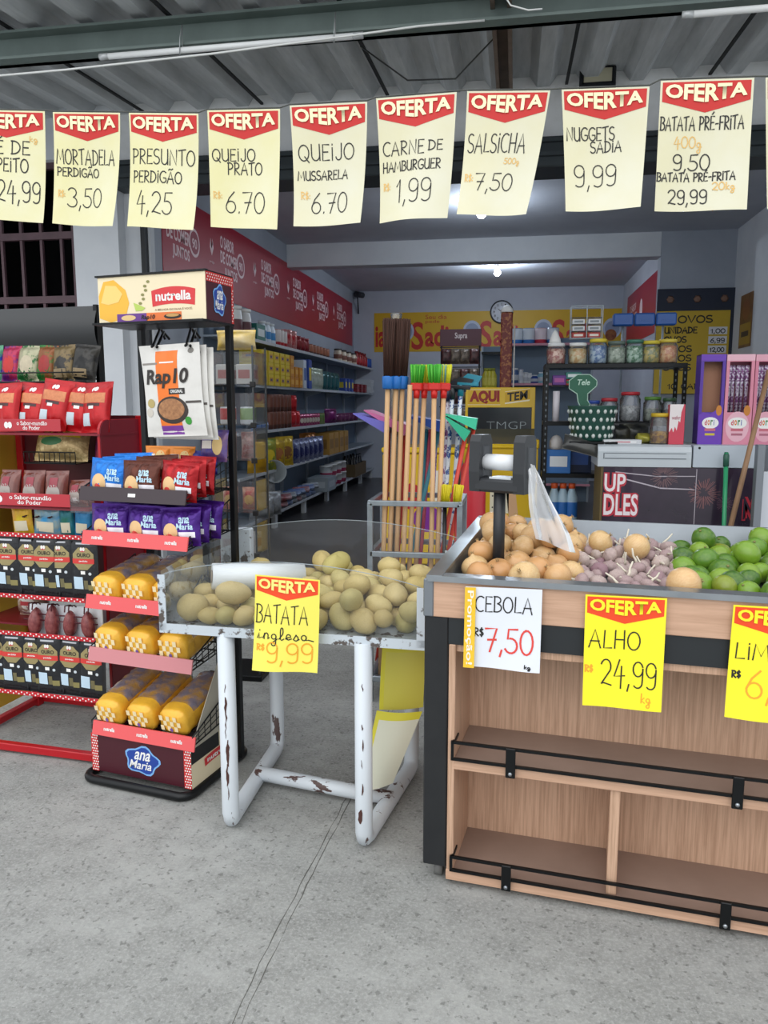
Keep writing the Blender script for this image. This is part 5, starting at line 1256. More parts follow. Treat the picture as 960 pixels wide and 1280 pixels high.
for k in range(4): shared('carton', mwh, (X0+.02, yx(455, X0), z+.062*k), rnd.uniform(-4, 4), '%s white flat pack in the far stack on the second shelf' % ('bottom', 'second', 'third', 'top')[k], 'pack', 'white flat packs on the second shelf')
# third shelf
z = ZS[2]
mc = m_can(.055, .20, '4a2a22', '6d3c2c', '8e5a4c')
for i, px in enumerate((338.5, 343, 347.5, 352, 356.5, 361)):
    for k in range(2): shared('can', mc, (X0+.02, yx(px, X0+.02), z+.202*k), 0, '%s brown can in the %s stack on the third shelf' % (('lower', 'upper')[k], nf(i, 6)), 'can', 'brown cans on the third shelf')
mrd = m_bag(.16, .2, .09, 'c8242a', '8f1218', 14, 9)
for i, (px, zz) in enumerate(((366, 0), (371, 0), (367, .2))): shared('bag', mrd, (X0, yx(px, X0), z+zz), 60, ('nearer red bag on the third shelf', 'farther red bag on the third shelf', 'red bag lying on top of other red bags on the third shelf')[i], 'bag', 'red bags on the third shelf')
mbs = m_bag(.14, .09, .06, '2c5a9c', 'b8c4d0', 15, 12)
for i, px in enumerate((322, 327, 332)): shared('bag', mbs, (X0+.05, yx(px, X0+.05), z), 60, '%s small blue packet at the near end of the third shelf' % nf(i, 3), 'packet', 'small blue packets on the third shelf')
mm = m_bag(.12, .16, .04, 'a0245c', '5c1436', 16, 12, 'c8c0b0'); mg = m_bag(.12, .16, .04, '4f8a3a', '9c2c50', 17, 12)
for i, px in enumerate((378, 381.5, 385, 388.5, 392, 395, 398, 401, 404)): shared('packet', mg if i > 6 else mm, (X0+.02, yx(px, X0+.02), z), 65, '%s %s packet standing on the third shelf' % (nf(i, 9), 'green' if i > 6 else 'magenta'), 'packet', 'magenta and green packets on the third shelf')
mp = m_bag(.26, .22, .14, '7a1f6a', '4a1040', 18, 9); mv = m_bag(.2, .14, .1, '5a2450', '8c3c62', 19, 10)
shared('bag', mp, (X0, yx(414, X0), z), 60, 'large magenta bag on the third shelf', 'bag', None)
for i, px in enumerate((423, 428, 433, 438, 443)): shared('bag', mv, (X0, yx(px, X0), z), 60, '%s dull purple packet beyond the magenta bag' % nf(i, 5), 'bag', 'dull purple packets on the third shelf')
# fourth shelf
z = ZS[3]
for i, (px, a, b_, l, lb) in enumerate(((323, 'c2961f', '8a5c14', None, 'amber'), (335, '2c6a34', 'd8c02a', 'd8c02a', 'green and yellow'), (346, 'd8b82a', '6a3a20', 'a8683a', 'yellow and brown'), (357, 'dfc02f', '7a4a24', '8a5a34', 'yellow with brown picture'))):
    shared('bag', m_bag(.27, .36, .12, a, b_, 30+i, 9, l), (X0+.04, yx(px, X0+.04), z), 55, '%s bag standing at the near end of the fourth shelf' % lb, 'bag', 'tall bags on the fourth shelf')
mn = m_bag(.24, .30, .11, '262f6a', 'b8c0d8', 36, 12, '20265c'); mor = m_bag(.22, .34, .1, 'b8752a', '7c4a1a', 37, 9)
for i, px in enumerate((367, 373, 379, 385, 391, 397)): shared('bag', mn, (X0+.06, yx(px, X0+.06), z), 55, '%s navy bag with white print on the fourth shelf' % nf(i, 6), 'bag', 'navy bags on the fourth shelf')
for i, px in enumerate((383, 388)): shared('bag', mor, (X0-.05, yx(px, X0-.05), z+.01), 55, '%s orange bag behind the navy bags' % ('nearer', 'farther')[i], 'bag', 'orange bags on the fourth shelf')
mgd = m_box(.26, .3, .32, 'b0843a', '8a6328')
for i, px in enumerate((405, 411.5, 418, 424)): shared('carton', mgd, (X0, yx(px, X0), z), 0, '%s golden carton on the fourth shelf' % nf(i, 4), 'carton', 'golden cartons on the fourth shelf')
# bottom shelf
z = ZS[4]
msv = m_bag(.30, .34, .2, 'a2a6aa', '6a6e72', 41, 20)
for i, (px, zz, x) in enumerate(((327, .0, .1), (337, .0, .1), (330, .18, .0))): shared('bag', msv, (X0+x, yx(px, X0+x), z+zz), 45, ('nearest', 'second', 'topmost')[i]+' crumpled silver bag on the bottom shelf', 'bag', 'silver bags on the bottom shelf', (1, 1, .8))
shared('bucket', B().lathe([(.10, 0), (.13, .18), (.135, .18), (.135, .2), (.125, .2), (.095, .01), (.001, .01)], 18, T=Matrix.Rotation(R(75), 4, 'X')).mesh('bucket', [M('8f979c', .3)]), (X0+.05, yx(332, X0)+.1, z+.44), 30, 'grey plastic pot lying over the silver bags', 'pot', None)
mrb = m_bag(.26, .08, .22, 'a83038', 'c8ccd4', 43, 10); mbb = m_bag(.26, .08, .22, '2f62b0', 'c3ccd8', 44, 10); mww = m_bag(.26, .08, .22, 'b8bec6', '8a94a0', 45, 10)
for i, px in enumerate((348, 354, 360, 366, 372, 378, 384)):
    for k in range(2):
        me = (mrb, mbb, mww, mrb, mww, mbb, mbb)[(i+3*k) % 7]; nm = {mrb: 'red', mbb: 'blue', mww: 'white'}[me]
        shared('packet', me, (X0+.05*(k), yx(px, X0), z+.085*k), 50, '%s %s flat packet in the %s heap on the bottom shelf' % (('lower', 'upper')[k], nm, nf(i, 7)), 'packet', 'flat packets on the bottom shelf')
mtub = B().lathe([(.085, 0), (.095, .06), (.0955, .061), (.097, .15), (.1, .15), (.1, .165), (.001, .165)], 16, m=[1, 1, 0, 2, 2, 2]).mesh('tub', [M('d3d6d8', .4), M('b0345c', .4), M('dcdedf', .4)])
for i, px in enumerate((408, 414, 420, 426)):
    for k in range(2): shared('tub', mtub, (X0+.04, yx(px, X0+.04), z+.167*k), 0, '%s white and pink tub in the %s stack on the bottom shelf' % (('lower', 'upper')[k], nf(i, 4)), 'tub', 'white and pink tubs')
mct = m_box(.3, .5, .2, '8f9aa2', 'b0b8be')
shared('tray', mct, (X0+.06, yx(398, X0), z), 0, 'clear tray of packets beside the pink tubs', 'tray', None)
t = thing('bottle_crate', 'brown crate of dark bottles at the far end of the bottom shelf', 'crate', (X0, yx(441, X0), z))
obj('crate', B().box(-.15, .15, -.5, .5, 0, .02).box(.14, .15, -.5, .5, .02, .22).box(-.15, -.14, -.5, .5, .02, .22).box(-.14, .14, -.5, -.49, .02, .22).box(-.14, .14, .49, .5, .02, .22), M('5c4a2c', .6), t)
for k in range(8):
    obj('bottle', B().lathe([(.05, .02), (.05, .2), (.02, .3), (.02, .36), (.001, .36)], 10, cx=-.05+.1*(k % 2), cy=-.4+.115*k), M('1c1e22', .25), t)
# red banner on the left wall
def wall_banner(name, lb, S, poly_mat, geoms):
    pass
crim = M('a5112f', .4, var=.25, scale=1.2, hx2='8a0c26'); pale = M('f0d6da', .5)
bn = tag(obj('wall_banner', B().box(0, .006, 0, 8.2, -.42, .38), crim, None, (-3.098, 6.64, 2.98)), 'long crimson banner with white slogan along the left wall', 'banner')
SB = lambda u, v, o: (.006+o, u*8.2, -.42+v*.80)
g = []
for i, yy in enumerate((6.95, 8.25, 9.6, 11.0, 12.35, 13.75)):
    u0 = (yy-6.64)/8.2; w = .62/8.2
    a = u0-.36*w; b_ = u0+.5*w
    g += [(fit('O SABOR', a, .66, a+.66*w, .82, .03), pale, 1), (fit('DE COMER', a, .47, a+.82*w, .63, .03), pale, 1), (fit('JUNTOS', a+.18*w, .26, a+.80*w, .43, .03), pale, 1)]
    c = a+1.0*w
    g += [(ell(c, .55, .0155, .17, 22, 2), pale, 1), (ell(c, .55, .0125, .135, 22, 2), M('9c3a4c', .45), 2), (fit('90', c-.007, .48, c+.007, .60, .02), pale, 3)]
    d = u0-.75*w
    if i: g += [(fan([(d-.006, .6), (d-.003, .72), (d, .60), (d+.003, .72), (d+.006, .6), (d, .5)]), pale, 1), (fit('perdigão', d-.008, .40, d+.008, .44, .0), pale, 1)]
decal('slogan_print', SB, g, bn)
# back wall: yellow banner, clock, camera
gold = M('d8ac1c', .5, var=.2, scale=1.5, hx2='c4971a'); sred = M('c0281f', .5)
bn = tag(obj('wall_banner', B().box(-2.69, 1.93, -.006, 0, 2.45, 3.19), gold, None, (0, 14.998, 0)), 'yellow banner with red brand words across the back wall', 'banner')
SB = flat(-2.69, 1.93, -.006, 2.45, 3.19); g = []
uX = lambda X: (X+2.69)/4.62
for i, px in enumerate((454, 543.5, 629.5, 721)):
    X = at2(px, 415, 15.0).x; w = .90
    u0, u1 = uX(X-w/2), uX(X+w/2); d = u1-u0
    clip = lambda P: P
    if X-w/2 > -2.69:
        g += [(fit('S', u0, .05, u0+.26*d, .76, .02), sred, 1), (fit('adia', u0+.29*d, .12, u1, .66, .03), sred, 1)]
        g += [(fit('Seu dia', u0+.3*d, .82, u0+.75*d, .93, .0), sred, 1), (fit('pede', u0+.3*d, .70, u0+.6*d, .80, .0), sred, 1)] if i == 1 else []
    else: g += [(fit('ia', .005, .12, uX(X+w/2), .66, .03), sred, 1)]
    c = uX(at2((507, 590, 679, 765)[i], 412, 15.0).x)
    g += [(ell(c, .52, .036, .25, 24, 2), M('b9c2d4', .4), 1.2), (ell(c, .51, .028, .19, 24, 2), M('8e9ab4', .4), 2), (ell(c-.004, .36, .022, .14, 18, 2), M('7a3c22', .5, var=.8, scale=14, hx2='b0703a'), 3)]
decal('banner_print', SB, g, bn)
p = at2(627, 390, 14.98)
t = thing('wall_clock', 'round white wall clock on the back wall above the yellow banner', 'clock', p)
obj('case', B().lathe([(.20, 0), (.215, .0), (.215, .03), (.195, .035), (.19, .02), (.001, .02)], 28, m=[0, 0, 0, 0, 1], T=Matrix.Rotation(R(90), 4, 'X')), [M('23262c', .4), M('d9dde4', .5)], t)
g = []
for k in range(12):
    a = R(90-30*(k+1)); x, z_ = .5+.37*math.cos(a), .5+.37*math.sin(a)
    g.append((fit(str(k+1), x-.04, z_-.06, x+.04, z_+.06, .01), blackp, 1))
decal('numerals', flat(-.19, .19, -.021, -.19, .19), g, t)
obj('hand', B().prism([(-.006, -.02), (.006, -.02), (.004, .09), (-.004, .09)], -.026, -.024), blackp, t, rot=(0, R(-50), 0)); obj('hand', B().prism([(-.005, -.03), (.005, -.03), (.003, .14), (-.003, .14)], -.029, -.027), blackp, t, rot=(0, R(40), 0))
p = at2(449, 372, 14.95)
t = thing('security_camera', 'small dark security camera high in the back left corner', 'camera', p)
obj('mount', B().tube([(-.04, .02, .06), (-.04, -.05, .06), (-.02, -.06, -.02), (-.02, .03, -.3)], .014, 6), M('2a2c30', .4), t)
obj('body', B().tube([(-.06, -.04, .06), (.10, -.16, .02)], .055, 12), M('33363b', .4), t)
# dark banner on the right wall of the back room
SBn = B().box(-.006, 0, 0, 3.4, 0, .85)
bn = tag(obj('wall_banner', SBn, crim, None, (1.948, 11.0, 2.45)), 'crimson banner on the right wall of the back room', 'banner')
decal('slogan_print', lambda u, v, o: (-.006-o, 3.4*(1-u), v*.85), [(fit('O SABOR', .1, .62, .3, .76, .01), pale, 1), (fit('DE COMER', .1, .44, .34, .58, .01), pale, 1), (ell(.45, .55, .04, .2, 18, 2), pale, 1)], bn)
# ------------------------------------------------------------------ yellow freezers behind the brooms
fy = M('d9b41f', .3, var=.2, scale=2, hx2='c49a18', coat=.3); fyw = M('e6dfc0', .35); gls = M('1b2226', .12)
a = at2(580, 487, 6.9); b_ = at2(673, 487, 6.9)
fx0, fx1 = a.x, b_.x+.012
t = thing('ice_cream_freezer', 'yellow ice cream freezer with dark glass lid and lettered header board', 'freezer', (fx0, 6.9, 0)); W_ = fx1-fx0
obj('body', B().prism([(0, .06), (.62, .06), (.62, 1.02), (0, 1.08)], 0, W_, axis='x').box(.03, W_-.03, -.004, 0, .12, .98), fy, t)
obj('foot', B().box(.04, W_-.04, .04, .58, 0, .06), M('1c1d1f', .5), t)
obj('rim', B().box(-.01, W_+.01, -.02, .05, 1.06, 1.10, c=.01).box(-.01, .03, .0, .3, 1.08, 1.14, c=.006).box(W_-.03, W_+.01, .0, .3, 1.08, 1.14, c=.006), M('e0bb24', .25, coat=.5), t)
obj('glass_lid', B().add([(.03, .02, 1.105), (W_-.03, .02, 1.105), (W_-.03, .22, 1.23), (.03, .22, 1.23)], [(0, 1, 2, 3)]).box(.03, W_-.03, .015, .02, 1.09, 1.105), M('58564a', .15), t)
obj('window', B().box(.02, W_-.04, .24, .25, 1.16, 1.43), gls, t, label='dark glass panel')
hb = obj('header_board', B().box(0, W_-.03, .22, .24, 1.09, 1.60, c=.004), fy, t, label='yellow header board'); 
# opening in the board: dark panel set on its front
obj('window_panel', B().box(.025, W_-.06, .214, .22, 1.20, 1.42, c=.002), gls, hb)
SB = flat(0, W_-.03, .22, 1.09, 1.60)
g = [(rect(.04, .70, .50, .96), M('cda31c', .4), 1), (rect(.035, .69, .505, .70, 2, 1), M('e2d8b0', .5), 1.5), (rect(.035, .955, .505, .965, 2, 1), M('e2d8b0', .5), 1.5), (fit('AQUI', .06, .71, .49, .945, .06), M('8c1a18', .5), 2)]
sl = lambda x, y: (x, y+.16*(x-.6))
g += [(([(sl(*p)) for p in rect(.57, .71, .92, .93)[0]], rect(.57, .71, .92, .93)[1]), M('e8e0c4', .5), 1), (([(sl(*p)) for p in rect(.57, .735, .92, .92)[0]], rect(.57, .735, .92, .92)[1]), M('c9a01e', .5), 1.5), (fit('TEM', .60, .75, .89, .90, .03, 0, sl), blackp, 2)]
decal('header_lettering', SB, g, hb)
decal('panel_lettering', flat(.025, W_-.06, .214, 1.20, 1.42), [(fit('TMGP', .30, .12, .92, .42, -.02), M('8a9498', .4), 1)], hb)
decal('body_print', flat(.03, W_-.03, -.004, .12, .98), [(rect(.36, .42, .64, .72, 3, 3), M('e3dcc4', .4), 1), (fan([(.66, .3), (.80, .3), (.72, .74), (.58, .74)]), M('d2a880', .4), 1)]+[(ell(.4+.1*(k % 2), .48+.06*k, .012, .009, 8, 1), M('3a3226', .4), 2) for k in range(4)], t)
a = at2(478, 560, 6.6)
t = thing('chest_freezer', 'low yellow chest freezer seen between the broom handles', 'freezer', (a.x, 6.6, 0))
W2 = fx0-a.x-.04
obj('body', B().box(0, W2, 0, .6, .05, 1.02, c=.01), fy, t)
obj('lid', B().box(-.008, W2+.008, -.012, .6, 1.03, 1.08, c=.012), M('e0bb24', .25, coat=.5), t)
obj('foot', B().box(.04, W2-.04, .03, .55, 0, .05), blackp, t)
decal('body_print', flat(0, W2, 0, .05, 1.02), [(ell(.4, .62, .14, .12, 18, 2), M('b3202a', .4), 1), (ell(.62, .42, .2, .12, 18, 2), M('7a2a8c', .4), 1), (fan([(.1, .5), (.2, .42), (.35, .5), (.3, .8), (.15, .8)]), M('6a2f8c', .4), 1.5), (ell(.75, .72, .1, .14, 14, 2), M('e6e0d0', .4), 1)], t)
# red drum beside the bag stand
p = at2(592, 576, 5.2)
t = thing('red_drum', 'red plastic drum with white lid edge behind the bag roll stand', 'drum', (p.x, 5.2, 0))
obj('body', B().lathe([(.08, 0), (.085, .02), (.085, p.z-.05), (.07, p.z-.02), (.05, p.z-.01), (.05, p.z), (.001, p.z)], 20), M('b8202e', .35), t)
obj('cap', B().lathe([(.035, 0), (.04, .01), (.03, .035), (.001, .036)], 16), M('e0d6cc', .4), t, (.03, -.03, p.z-.02))
# tall printed tube standing behind the freezer
p = at2(634, 381, 7.55)
t = thing('sachet_tower', 'tall narrow dark red tower of hanging sachets with a white tip behind the freezer', 'display tower', (p.x, 7.55, 0))
pr_ = M('6a1f1c', .5, var=1, scale=26, hx2='a0663a', thr=(.5, .58))
obj('tower', B().box(-.055, .055, -.04, .04, .02, p.z-.07, c=.012), pr_, t)
obj('base', B().lathe([(.16, 0), (.16, .02), (.03, .03)], 18), blkm, t)
obj('tip', B().lathe([(.06, 0), (.055, .03), (.03, .06), (.001, .07)], 16), M('e2e4e6', .4), t, (0, 0, p.z-.07))
obj('side_rod', B().tube([(.075, -.02, .0), (.075, -.02, p.z-.2)], .007, 7), M('d6d2cc', .4), t)
# dark stand with a maroon header at the back
p = at2(550, 433, 9.6); p2 = at2(602, 411, 9.6)
t = thing('sweets_rack', 'dark wire rack of shiny packets under a maroon header board with one white word', 'display rack', (p.x, 9.6, 0)); W3 = p2.x-p.x
hb = obj('header_board', B().box(0, W3, -.01, .01, p.z, p2.z, c=.003), M('4a2530', .45), t)
decal('header_lettering', flat(0, W3, -.01, p.z, p2.z), [(fit('Supra', .36, .35, .66, .8, .02), M('cfc6c4', .5), 1)], hb)
for x in (.02, W3-.02): obj('post', B().tube([(x, 0, 0), (x, 0, p.z)], .012, 7), blkm, t)
obj('base', B().box(0, W3, -.2, .2, 0, .05), blkm, t)
for k in range(5):
    zz = p.z-.22-.24*k
    obj('peg_bar', B().box(0, W3, -.01, .01, zz+.2, zz+.212), blkm, t)
mdk = m_bag(.12, .19, .05, '3a3430', '8a7a6a', 101, 22); mdk2 = m_bag(.12, .19, .05, '2a2226', '6c3a36', 102, 22)
for k in range(4):
    for j in range(4):
        zz = p.z-.22-.24*k
        shared('packet', mdk if (j+k) % 3 else mdk2, (p.x+.08+j*(W3-.16)/3, 9.54, zz), 0, '%s shiny packet in the %s row under the maroon header' % (lr(j, 4), ('top', 'second', 'third', 'bottom')[k]), 'packet', 'dark packets under the maroon header')
# shelf units in the back room
def back_shelf(nm, lb, px0, px1, Y, pys, edge):
    a = at2(px0, 480, Y); b_ = at2(px1, 480, Y)
    t = thing('shelf_unit', lb, 'shelf unit', (a.x, Y, 0)); w = b_.x-a.x; zs = [at2((px0+px1)/2, py, Y).z for py in pys]
    obj('back_panel', B().box(0, w, .36, .38, 0, zs[0]+.1), bpm, t)
    for x in (0, w): obj('upright', B().box(x-.015, x+.015, .32, .36, 0, zs[0]+.1), shm, t)
    for z in zs+[.3]:
        s_ = obj('shelf', B().box(0, w, 0, .36, z-.025, z), shm, t); obj('price_rail', B().box(0, w, -.008, 0, z-.03, z+.003), edge, s_)
    return a.x, zs, w
pk = M('c98a9c', .4)
ax, zs, w = back_shelf('s', 'dark blue shelf unit with pink price rails in the back room right of sachet tower', 637, 742, 11.4, (429, 479), pk)
mc1 = m_can(.085, .22, '3a7cc4', 'dfe6ee'); mc2 = m_can(.085, .22, 'c8324c', 'ead8de')
for i, px in enumerate((646, 661, 676, 691)): shared('can', mc2 if i == 2 else mc1, (at2(px, 425, 11.5).x, 11.5, zs[0]), 0, '%s %s milk can on the upper back room shelf' % (lr(i, 4), 'pink' if i == 2 else 'white and blue'), 'can', 'milk cans in the back room')
for i, (px, c, h, r) in enumerate(((644, '3a5a8c', .22, .06), (651, 'c9ccd2', .20, .05), (657, 'd2d4d8', .16, .05), (662, 'dadcde', .15, .045), (668, '24428c', .12, .07), (677, '7fb0c4', .16, .07))): shared('bottle', m_bottle(r, h, c, 'b8bcc4', 'd8dade', .6), (at2(px, 475, 11.5).x, 11.5, zs[1]), 0, '%s small bottle on the lower back room shelf' % lr(i, 6), 'bottle', 'small bottles in the back room')
ax, zs, w = back_shelf('s', 'narrow dark shelf with yellow bottles in the back room left of the sachet tower', 601, 632, 11.0, (440, 487), blkm)
myb = m_bottle(.055, .30, 'c8c03a', 'dcd25a', '9aa03a', .5)
for i, px in enumerate((607, 611.5, 616)): shared('bottle', myb, (at2(px, 485, 11.1).x, 11.1, zs[1]), 0, '%s yellow green bottle on the narrow back shelf' % lr(i, 3), 'bottle', 'yellow bottles in the back room')
# ------------------------------------------------------------------ black slotted shelf with sweet jars
JY = 6.6
a = at2(684, 455, JY); b_ = at2(857, 455, JY); zt = a.z
t = thing('jar_shelf', 'black slotted steel shelf unit carrying sweet jars', 'shelf unit', (a.x, JY, 0)); w = b_.x-a.x
z2 = at2(760, 527, JY).z; z3 = at2(700, 592, JY).z
for x in (0, w):
    for y in (0, .36):
        u = B().box(x-.018, x+.018, y-.003, y, 0, zt).box(x-.018 if x == 0 else x+.015, x-.015 if x == 0 else x+.018, y, y+.03, 0, zt)
        for k in range(34): u.box(x-.005, x+.005, y-.0045, y-.003, .04+.05*k, .06+.05*k, m=1)
        obj('upright', u, [blkm, M('6c757c', .5)], t)
for z in (zt, z2, z3, .42): obj('shelf', B().box(-.018, w+.018, -.005, .38, z-.035, z, c=.002), blkm, t)
fills = [(695, 'e0b9a4', 'a8483a', 'd8dadc', 'jar of pink sweets with a pale lid', .15), (722, 'c99a4c', 'e0d0a0', 'e0e2e0', 'jar of amber sweets with a white lid', .15), (747, '2f6aa8', 'b8cede', 'd8c23a', 'jar of blue wrapped sweets with a yellow lid', .18), (770, '7a8c74', 'b8c4b0', '5a6a62', 'jar of grey green sweets with a dark lid', .16), (793, '2c7a4c', 'b8d4c0', '3a6f5e', 'jar of green sweets with a green lid', .17), (813, '7c8238', 'c9b03a', 'c9b83a', 'jar of olive sweets with a yellow lid', .16), (834, 'c87a3c', 'e0b070', 'cdb845', 'jar of orange sweets with a yellow lid', .17)]
for i, (px, c, c2, lid, lb, h) in enumerate(fills):
    jar(lb+' on top of black shelf', (at2(px, 450, JY+.1).x, JY+.10, zt), .078, h, c, lid, 'sweet jars on the black shelf', c2)
shared('jar_stopper', B().lathe([(.05, 0), (.045, .03), (.02, .09), (.001, .11)], 14).mesh('cone', [M('dcdddc', .4)]), (at2(691, 420, JY+.1).x+.02, JY+.10, zt+.175), 0, 'white cone shaped lid standing on the pink sweets jar', 'cone', None)
# clear racks and blue rail above the jars
t = thing('clear_rack', 'clear plastic rack of small cartons standing on the amber and blue jars', 'rack', (at2(713, 420, JY+.1).x, JY+.06, zt+.21)); rw = at2(752, 420, JY+.1).x-at2(713, 420, JY+.1).x
obj('frame', B().tube([(0, 0, 0), (0, 0, .26), (rw, 0, .26), (rw, 0, 0)], .005, 6, close=True).tube([(0, .12, 0), (0, .12, .26), (rw, .12, .26), (rw, .12, 0)], .005, 6, close=True).tube([(rw/2, 0, 0), (rw/2, 0, .26)], .004, 6), M('a9b4bc', .2), t)
for k in range(4): obj('tier', B().box(0, rw, 0, .12, .002+.055*k, .006+.055*k), acr, t)
mcs = m_box(.10, .08, .04, 'c9ccd0', '7a8288'); mcr = m_box(.10, .08, .04, 'a8342c', 'd8d0c8')
for k in range(3):
    for j in range(2): shared('carton', mcr if k == 0 else mcs, (t.location.x+rw*(.25+.5*j), JY+.12, zt+.2165+.055*k), 0, '%s %s small carton in the clear rack, %s tier' % (('left', 'right')[j], 'red' if k == 0 else 'grey', ('bottom', 'middle', 'top')[k]), 'carton', 'small cartons in the clear rack')
p = at2(765, 408, 7.2); p2 = at2(846, 391, 7.2)
t = thing('hanging_rack', 'blue three-part plastic tray rack on thin posts above the jars', 'rack', (p.x, 7.2, 0)); w4 = p2.x-p.x
for k in range(3): obj('tray', B().box(k*w4/3+.004, (k+1)*w4/3-.004, -.05, .05, p.z, p2.z, c=.012).box(k*w4/3+.05, (k+1)*w4/3-.05, -.053, -.05, p.z+.04, p.z+.05), M('1f55a0', .35), t)
for x in (.1, w4-.1): obj('post', B().tube([(x, .06, 0), (x, .06, p2.z)], .010, 7), shm, t)
# second shelf
for i, (px, r, h, c, c2, lid, lb) in enumerate(((741, .06, .15, '3a4a8c', '8090b8', '2a4a9c', 'blue lidded clear jar'), (761, .075, .17, 'b8a8a0', '7a6a62', 'b02a34', 'red lidded clear jar behind the green basket'), (787, .085, .22, 'c4c6c8', '8c8e90', 'b02a34', 'large clear jar with red lid'), (815, .075, .18, '6c7468', 'a0a898', '5a8a3c', 'clear jar with green lid'), (836, .06, .17, '3c4044', '6a6e70', '3a5a3c', 'small dark jar at the right end'))):
    jar(lb+' on the second black shelf', (at2(px, 520, JY+.14).x, JY+.14, z2), r, h, c, lid, 'jars on the second black shelf', c2, fh=.55)
shared('packet', m_box(.11, .06, .08, '5a2a7c', '9c4c8c'), (at2(699, 480, JY+.02).x, JY+.06, z2+.30), 0, 'purple box up under the top black shelf', 'box', None)
shared('shelf_board', B().box(-.10, .10, -.1, .1, -.01, 0).mesh('shelf_board', [blkm]), (at2(705, 480, JY+.1).x, JY+.12, z2+.298), 0, 'small black board holding the purple and red boxes', 'board', None)
for k in range(2): shared('carton', m_box(.15, .08, .05, 'a82f24', '2c6a3c') if k == 0 else bpy.data.meshes['carton'], (at2(716, 478, JY+.1).x, JY+.10, z2+.299+.052*k), 0, ('lower', 'upper')[k]+' red and green box behind the green sign', 'box', 'red boxes on the black shelf', (1, 1, 1) if k == 0 else (.9, .4, .3))
shared('paper_roll', B().lathe([(.001, 0), (.028, 0), (.028, .25), (.008, .25), (.008, .24)], 16).mesh('paper_roll', [M('d3cfd6', .4)]), (at2(693, 515, JY-.02).x+.015, JY+.04, z2), 0, 'white roll standing upright at left end of the second black shelf', 'roll', None)
# left column of the lower shelves
for i, (px, py, c, l, lb, w5, h5) in enumerate(((697, 590, '2a6ab0', 'd5dade', 'blue and white carton on the third black shelf', .2, .20), (700, 590, '1c2c4c', '3a5a9c', 'dark carton behind the blue and white one', .2, .24))):
    shared('carton', m_box(w5, .12, h5, c, l), (at2(px, 590, JY+.1).x+.16*i, JY+.08+.1*i, z3), 0, lb, 'carton', None)
shared('shaker', B().lathe([(.05, 0), (.055, .03), (.055, .07), (.03, .11), (.001, .12)], 14).mesh('shaker', [M('b9b6b4', .4)]), (at2(695, 560, JY+.06).x, JY+.06, z3+.202), 0, 'grey rounded tub on the blue and white carton', 'tub', None)
mwb = m_bottle(.05, .24, '9fb8c8', '1f5fa8', 'c8501f', .5)
for i, px in enumerate((692, 703, 714)): shared('bottle', mwb, (at2(px, 640, JY+.1).x, JY+.10, .42), 0, '%s blue labelled bottle with orange cap low on the black shelf' % lr(i, 3), 'bottle', 'blue labelled bottles low on the black shelf', (1, 1, 1.5))
# ------------------------------------------------------------------ white serving counter wrapped in printed film
wc = M('bcc4ca', .35, var=.2, scale=3, hx2='a4adb5'); wc2 = M('b4bec8', .4)
a = at2(747, 583, 6.0); b_ = at2(866, 583, 6.0); c_ = at2(948, 583, 6.0); ztop = at2(800, 556, 6.0).z; zb = a.z
cx0 = a.x
t = thing('serving_counter', 'pale grey serving counter wrapped in dark printed film', 'counter', (cx0, 6.0, 0)); w1 = b_.x-cx0; w2 = c_.x-cx0
obj('rounded_front', B().prism([(-.0, zb), (.5, zb), (.5, ztop), (.05, ztop), (.015, ztop-.015), (0, ztop-.05)], .0, w1-.012, axis='x'), wc, t)
obj('trim_line', B().box(.05, w1-.05, -.003, .002, zb+.06, zb+.066).box(.05, w1-.05, -.003, .002, zb+.10, zb+.104).box(.04, .046, -.004, .002, zb+.06, zb+.104), M('5f676e', .4), t)
obj('side_top', B().box(w1, w2, 0, .5, zb, ztop, c=.004), wc2, t)
obj('bolt', B().lathe([(.009, 0), (.009, .003), (.001, .004)], 8, T=Matrix.Translation((w1+.04, 0, ztop-.02)) @ Matrix.Rotation(R(90), 4, 'X')), blkm, t)
obj('body', B().box(.03, w2, .02, .5, 0, zb), M('6a5a34', .6), t)
fm = M('2a2030', .22, var=.6, scale=2.5, hx2='413245', coat=.6, bump=.12)
fl = obj('printed_film', B().box(.045, w2+.01, .008, .02, .03, zb-.002, c=.002), fm, t, label='dark film with fireworks print')
SF = flat(.045, w2+.01, .008, .03, zb-.002); fwm = M('7a5a5c', .4); wln = M('b8b0ba', .35); ncol = M('b52a3c', .4); q = random.Random(4)
g = []
def burst(cx, cy, r, n, col):
    for k in range(n):
        an = 2*math.pi*k/n+q.uniform(-.05, .05); r0, r1 = r*q.uniform(.15, .4), r*q.uniform(.7, 1); dx, dy = math.cos(an), math.sin(an)*1.15; nx, ny = -dy*.0014, dx*.0014
        g.append((([(cx+dx*r0+nx, cy+dy*r0+ny), (cx+dx*r0-nx, cy+dy*r0-ny), (cx+dx*r1-nx, cy+dy*r1-ny), (cx+dx*r1+nx, cy+dy*r1+ny)], [(0, 1, 2, 3)]), col, 1))
burst(.40, .93, .10, 40, fwm); burst(.66, .80, .11, 46, M('8c5a5a', .4)); burst(.80, .72, .06, 26, M('6a4a5c', .4))
wv_ = [(.10, .895), (.3, .87), (.6, .86)]
g.append((([(.08, .955), (.35, .925), (.60, .93), (.60, .936), (.35, .932), (.08, .963)], [(0, 1, 4, 5), (1, 2, 3, 4)]), wln, 1)); g.append((([(.14, .90), (.38, .83), (.6, .825), (.6, .832), (.38, .84), (.14, .91)], [(0, 1, 4, 5), (1, 2, 3, 4)]), wln, 1))
g.append((rect(.605, .05, .609, .99, 1, 4), wln, 1.2))
